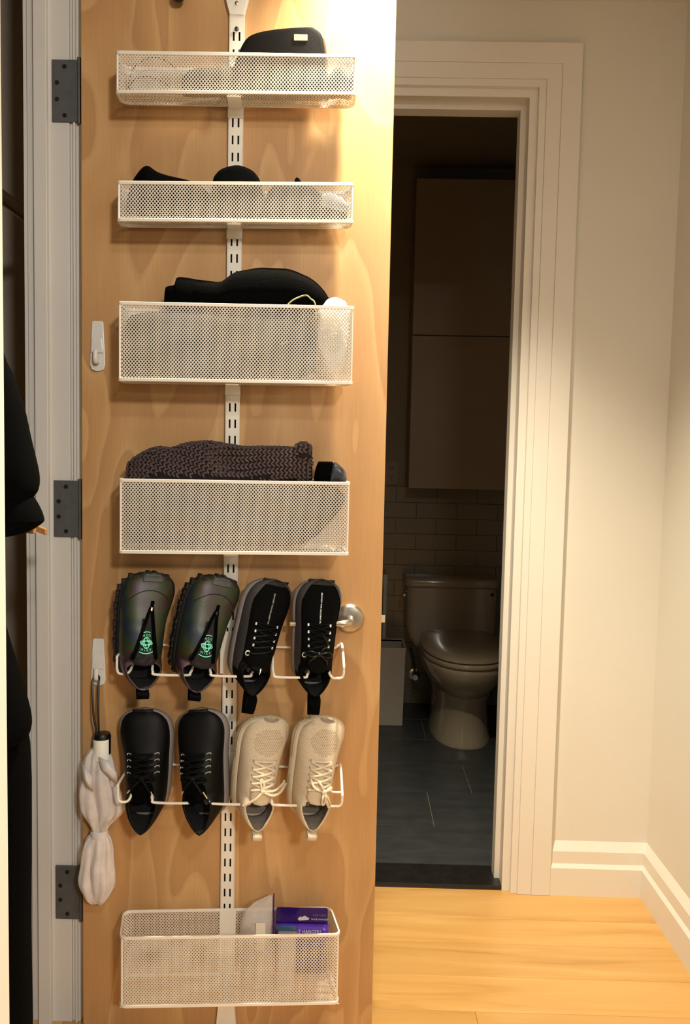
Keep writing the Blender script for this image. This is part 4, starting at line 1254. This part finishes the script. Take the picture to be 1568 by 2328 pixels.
# loose flaps of the panels
for k, pts in enumerate(([(.050, .616), (.070, .606), (.086, .585), (.089, .560), (.072, .572), (.055, .590)], [(.020, .600), (.036, .575), (.040, .545), (.025, .555), (.015, .575)])):
    mb = MB(); P = [Vector((x, -.0545 + .002 * math.sin(i * 2), z)) for i, (x, z) in enumerate(pts)]
    c = sum(P, Vector()) / len(P) + Vector((0, -.004, 0))
    mb.add(P + [c], [(i, (i + 1) % len(P), len(P)) for i in range(len(P))])
    obj('panel_flap', mb, M['clear'], t, solid=(.0006,))

# black hook end coming down at the top of the door
t = thing('black_hook', 'black rounded hook end at the top edge of the door', 'hook', (.191, 0, 2.069), frame='door')
obj('hook_tip', MB().loft([[(.191 + r * cos(a), -.020 + r * .8 * sin(a), z) for a in [2 * pi * k / 18 for k in range(18)]] for z, r in ((2.0692, .0015), (2.070, .006), (2.0725, .010), (2.078, .0125), (2.10, .013), (2.14, .011), (2.16, .010))]), M['black_plastic'], t)
obj('hook_plate', MB().box(.181, .201, -.012, -.0004, 2.09, 2.158), M['black_plastic'], t, smooth=False, bevel=.001)

# ------------------------------------------------------------------ closet: hanging clothes
def garment(name, label, cat, prof, parts_name, m, ya, yb, group=None, zigzag=.002):
    """prof: (z, left x, right x) from the top down"""
    rows = []
    P = densify(prof, 4)
    for i, (z, xa, xb) in enumerate(P):
        row = []; n = 32
        for k in range(n):
            a = 2 * pi * k / n
            w = 1 + .05 * sin(7 * a + i * .12)
            row.append(Vector(((xa + xb) / 2 + (xb - xa) / 2 * math.copysign(abs(cos(a)) ** .7, cos(a)), (ya + yb) / 2 + (yb - ya) / 2 * math.copysign(abs(sin(a)) ** .8, sin(a)) * w, z)) + noise.noise_vector(Vector((k * .4, i * .12, 5))) * zigzag * (0 if abs(cos(a)) > .97 else 1))
        rows.append(row)
    return MB().loft(rows)


t = thing('hanging_jacket', 'black jacket hanging inside the dark closet at the far left', 'jacket', (-.60, 1.2, 1.08))
obj('jacket_body', garment('', '', '', [(1.62, -.72, -.66), (1.50, -.75, -.600), (1.40, -.76, -.566), (1.3564, -.76, -.5515), (1.3329, -.76, -.5405), (1.2857, -.76, -.5235), (1.23, -.76, -.511), (1.18, -.76, -.4995), (1.155, -.76, -.5005), (1.143, -.76, -.508), (1.138, -.76, -.511)], '', M['black_cloth'], 1.15, 1.25), M['black_cloth'], t)
obj('jacket_hem', garment('', '', '', [(1.150, -.76, -.514), (1.130, -.76, -.500), (1.1085, -.75, -.4915), (1.100, -.74, -.495), (1.087, -.72, -.515), (1.080, -.70, -.538)], '', M['black_cloth'], 1.16, 1.24, zigzag=.002), M['black_cloth'], t)
t = thing('wooden_hanger', 'wooden clothes hanger with its bar end showing under the black jacket', 'hanger', (-.6, 1.3, 1.07))
obj('hanger_bar', MB().loft([[(x, 1.335 + b, z + a) for a, b in ((-.0055, -.006), (-.0055, .006), (.0055, .006), (.0055, -.006))] for x, z in ((-.78, 1.085), (-.66, 1.080), (-.585, 1.078), (-.560, 1.0755))]), M['hanger'], t, smooth=False, bevel=.0012)
obj('hanger_arm', MB().loft([[(x, 1.350 + b, z + a) for a, b in ((-.0055, -.005), (-.0055, .005), (.0055, .005), (.0055, -.005))] for x, z in ((-.64, 1.097), (-.60, 1.090), (-.559, 1.077), (-.546, 1.072))]), M['hanger'], t, smooth=False, bevel=.0012)
t = thing('hanging_trousers', 'black trousers hanging below the jacket in the dark closet', 'trousers', (-.6, 1.2, .76))
obj('trouser_leg', garment('', '', '', [(1.070, -.72, -.60), (1.00, -.73, -.575), (.9239, -.73, -.5535), (.8604, -.73, -.5335), (.8107, -.73, -.5195), (.785, -.73, -.5145), (.7677, -.73, -.5155), (.752, -.72, -.522), (.7456, -.70, -.535)], '', M['black_cloth'], 1.15, 1.25), M['black_cloth'], t)
obj('trouser_leg', garment('', '', '', [(.80, -.74, -.575), (.72, -.745, -.540), (.40, -.745, -.5390), (.08, -.745, -.5370), (.04, -.745, -.5375), (.03, -.74, -.545)], '', M['black_cloth'], 1.20, 1.30), M['black_cloth'], t)
t = thing('closet_rod', 'steel closet rod high inside the dark closet', 'rod', (-.72, .9, 1.72))
obj('rod', MB().tube([(-.72, -.14, 1.72), (-.72, 1.945, 1.72)], .014, 16), M['steel'], t)
mb = MB().tube(catmull([(-.70, 1.2, 1.62), (-.70, 1.2, 1.69), (-.706, 1.2, 1.72), (-.72, 1.2, 1.7365), (-.736, 1.2, 1.725)], 4), .002, 8)
jh = bpy.data.objects.get('hanging_jacket')
obj('hanger_hook', mb, M['steel'], jh)

# ------------------------------------------------------------------ bathroom
TX = .462; YW = 3.795
t = thing('toilet', 'white one-piece toilet with lid down in the dark bathroom', 'toilet', (TX, 3.45, 0))


def oval(cx, cy, rx, ry, z, n=40, pw=2.3, back=None):
    out = []
    for k in range(n):
        a = 2 * pi * k / n; c, s_ = cos(a), sin(a)
        x = cx + rx * math.copysign(abs(c) ** (2 / pw), c); y = cy + ry * math.copysign(abs(s_) ** (2 / pw), s_)
        if back is not None: y = min(y, back)
        out.append((x, y, z))
    return out


BX = TX + .028
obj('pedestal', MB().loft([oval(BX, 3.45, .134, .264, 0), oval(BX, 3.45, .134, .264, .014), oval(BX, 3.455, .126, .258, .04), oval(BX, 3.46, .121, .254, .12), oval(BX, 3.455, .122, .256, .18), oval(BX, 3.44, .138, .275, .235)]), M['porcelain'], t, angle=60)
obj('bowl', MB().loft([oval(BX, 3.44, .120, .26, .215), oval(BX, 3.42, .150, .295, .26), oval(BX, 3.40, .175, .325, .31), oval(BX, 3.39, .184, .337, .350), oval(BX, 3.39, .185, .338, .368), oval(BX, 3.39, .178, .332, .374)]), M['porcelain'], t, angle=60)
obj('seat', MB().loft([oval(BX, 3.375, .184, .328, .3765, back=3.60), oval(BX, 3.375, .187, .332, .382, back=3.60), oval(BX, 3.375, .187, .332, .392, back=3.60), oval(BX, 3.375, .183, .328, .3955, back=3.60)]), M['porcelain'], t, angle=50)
obj('lid', MB().loft([oval(BX, 3.377, .182, .322, .399, back=3.60), oval(BX, 3.377, .187, .328, .404, back=3.60), oval(BX, 3.377, .186, .327, .413, back=3.60), oval(BX, 3.38, .172, .312, .4195, back=3.60), oval(BX, 3.38, .09, .2, .423, back=3.60)]), M['porcelain'], t, angle=50)


def tank_ring(x0, x1, y0, y1, z, r=.03):
    p = []
    for cx, cy, a0 in ((x1 - r, y1 - .004, 0), (x0 + r, y1 - .004, 90), (x0 + r, y0 + r, 180), (x1 - r, y0 + r, 270)):
        for k in range(5):
            a = radians(a0 + 90 * k / 4); p.append((cx + r * cos(a), cy + (r if a0 > 100 else .004) * sin(a), z))
    return p


obj('tank', MB().loft([tank_ring(.335, .605, 3.585, YW - .01, .23), tank_ring(.30, .64, 3.575, YW - .01, .33), tank_ring(.262, .668, 3.588, YW - .006, .385), tank_ring(.254, .676, 3.598, YW - .003, .43), tank_ring(.252, .680, 3.605, YW - .003, .617)]), M['porcelain'], t, angle=50)
obj('tank_lid', MB().loft([tank_ring(.2455, .6865, 3.597, YW - .003, .620, .034), tank_ring(.243, .689, 3.594, YW - .003, .625, .034), tank_ring(.243, .689, 3.594, YW - .003, .650, .034), tank_ring(.250, .682, 3.602, YW - .006, .660, .034)]), M['porcelain'], t, angle=50)
obj('flush_lever', MB().tube(catmull([(.252, 3.625, .596), (.240, 3.622, .597), (.238, 3.605, .594), (.238, 3.575, .585)], 4), .0065, 10), M['chrome'], t)
obj('tank_badge', MB().lathe([(0, 0), (.0085, 0), (.0085, -.003), (.004, -.004), (0, -.004)], (.6525, 3.604, .5915), 20, 'y'), M['gap'], t)
t = thing('shutoff_valve', 'chrome water shutoff valve on the wall left of the toilet', 'valve', (.312, 3.79, .14))
obj('valve_body', MB().lathe([(0, 0), (.030, 0), (.029, -.004), (.012, -.006), (.011, -.050), (0, -.052)], (.312, 3.792, .150), 20, 'y'), M['chrome'], t)
obj('valve_handle', MB().lathe([(0, -.050), (.016, -.051), (.018, -.060), (.014, -.066), (0, -.066)], (.312, 3.792, .150), 12, 'y'), M['chrome'], t)
obj('supply_hose', MB().tube(catmull([(.312, 3.755, .158), (.308, 3.757, .20), (.296, 3.760, .25), (.288, 3.760, .285)], 5), .0055, 8), M['steel'], t)

t = thing('waste_bin', 'white open-topped bin standing by the bathroom wall', 'bin', (.17, 3.54, 0))
mb = MB(); x0, x1, y0, y1 = .085, .242, 3.452, 3.635
out = [(x0 + .006, y0 + .006), (x1 - .006, y0 + .006), (x1 - .006, y1 - .006), (x0 + .006, y1 - .006)]; top = [(x0, y0), (x1, y0), (x1, y1), (x0, y1)]
inn = [(x0 + .008, y0 + .008), (x1 - .008, y0 + .008), (x1 - .008, y1 - .008), (x0 + .008, y1 - .008)]
mb.loft([[(x, y, 0) for x, y in out], [(x, y, .362) for x, y in top], [(x, y, .362) for x, y in inn], [(x, y, .02) for x, y in inn]])
obj('bin_body', mb, M['bin'], t, smooth=False, bevel=.002)
obj('bin_rim', MB().loft([[(x, y, .352) for x, y in [(a[0] + (-.002 if a[0] < .16 else .002), a[1] + (-.002 if a[1] < 3.54 else .002)) for a in top]], [(x, y, .364) for x, y in [(a[0] + (-.002 if a[0] < .16 else .002), a[1] + (-.002 if a[1] < 3.54 else .002)) for a in top]], [(x, y, .364) for x, y in inn], [(x, y, .352) for x, y in inn]], caps=False), M['bin'], t, smooth=False)
t = thing('toilet_brush', 'white toilet brush handle standing behind the bin', 'brush', (.150, 3.70, 0))
obj('brush_handle', MB().lathe([(0, .18), (.010, .18), (.0105, .60), (.014, .622), (.0145, .650), (.010, .662), (0, .664)], (.152, 3.70, 0), 18), M['plastic'], t)
obj('brush_cup', MB().lathe([(0, 0), (.045, 0), (.047, .02), (.044, .19), (.012, .205), (0, .205)], (.152, 3.70, 0), 24), M['plastic'], t)

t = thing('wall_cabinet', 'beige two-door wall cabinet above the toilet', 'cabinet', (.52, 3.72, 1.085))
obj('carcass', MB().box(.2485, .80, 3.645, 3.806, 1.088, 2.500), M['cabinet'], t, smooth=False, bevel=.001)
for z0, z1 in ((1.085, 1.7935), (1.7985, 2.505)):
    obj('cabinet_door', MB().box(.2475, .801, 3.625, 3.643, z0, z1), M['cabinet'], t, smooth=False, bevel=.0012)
t = thing('wall_outlet', 'white wall outlet beside the cabinet in the bathroom', 'outlet', (.172, 3.808, 1.152), frame=None)
obj('cover_plate', MB().box(.137, .207, 3.8035, 3.8095, 1.0945, 1.212), M['outlet'], t, smooth=False, bevel=.0015)
for z in (1.132, 1.174):
    sk = obj('socket', MB().prism(rrect(.157, .187, z - .014, z + .014, .008), 3.8020, 3.8045), M['outlet'], t, smooth=False)
    obj('socket_slot', MB().box(.165, .1672, 3.8014, 3.8022, z - .004, z + .006).box(.176, .1782, 3.8014, 3.8022, z - .004, z + .006).box(.1698, .1738, 3.8014, 3.8022, z - .010, z - .006), M['gap'], sk, smooth=False)
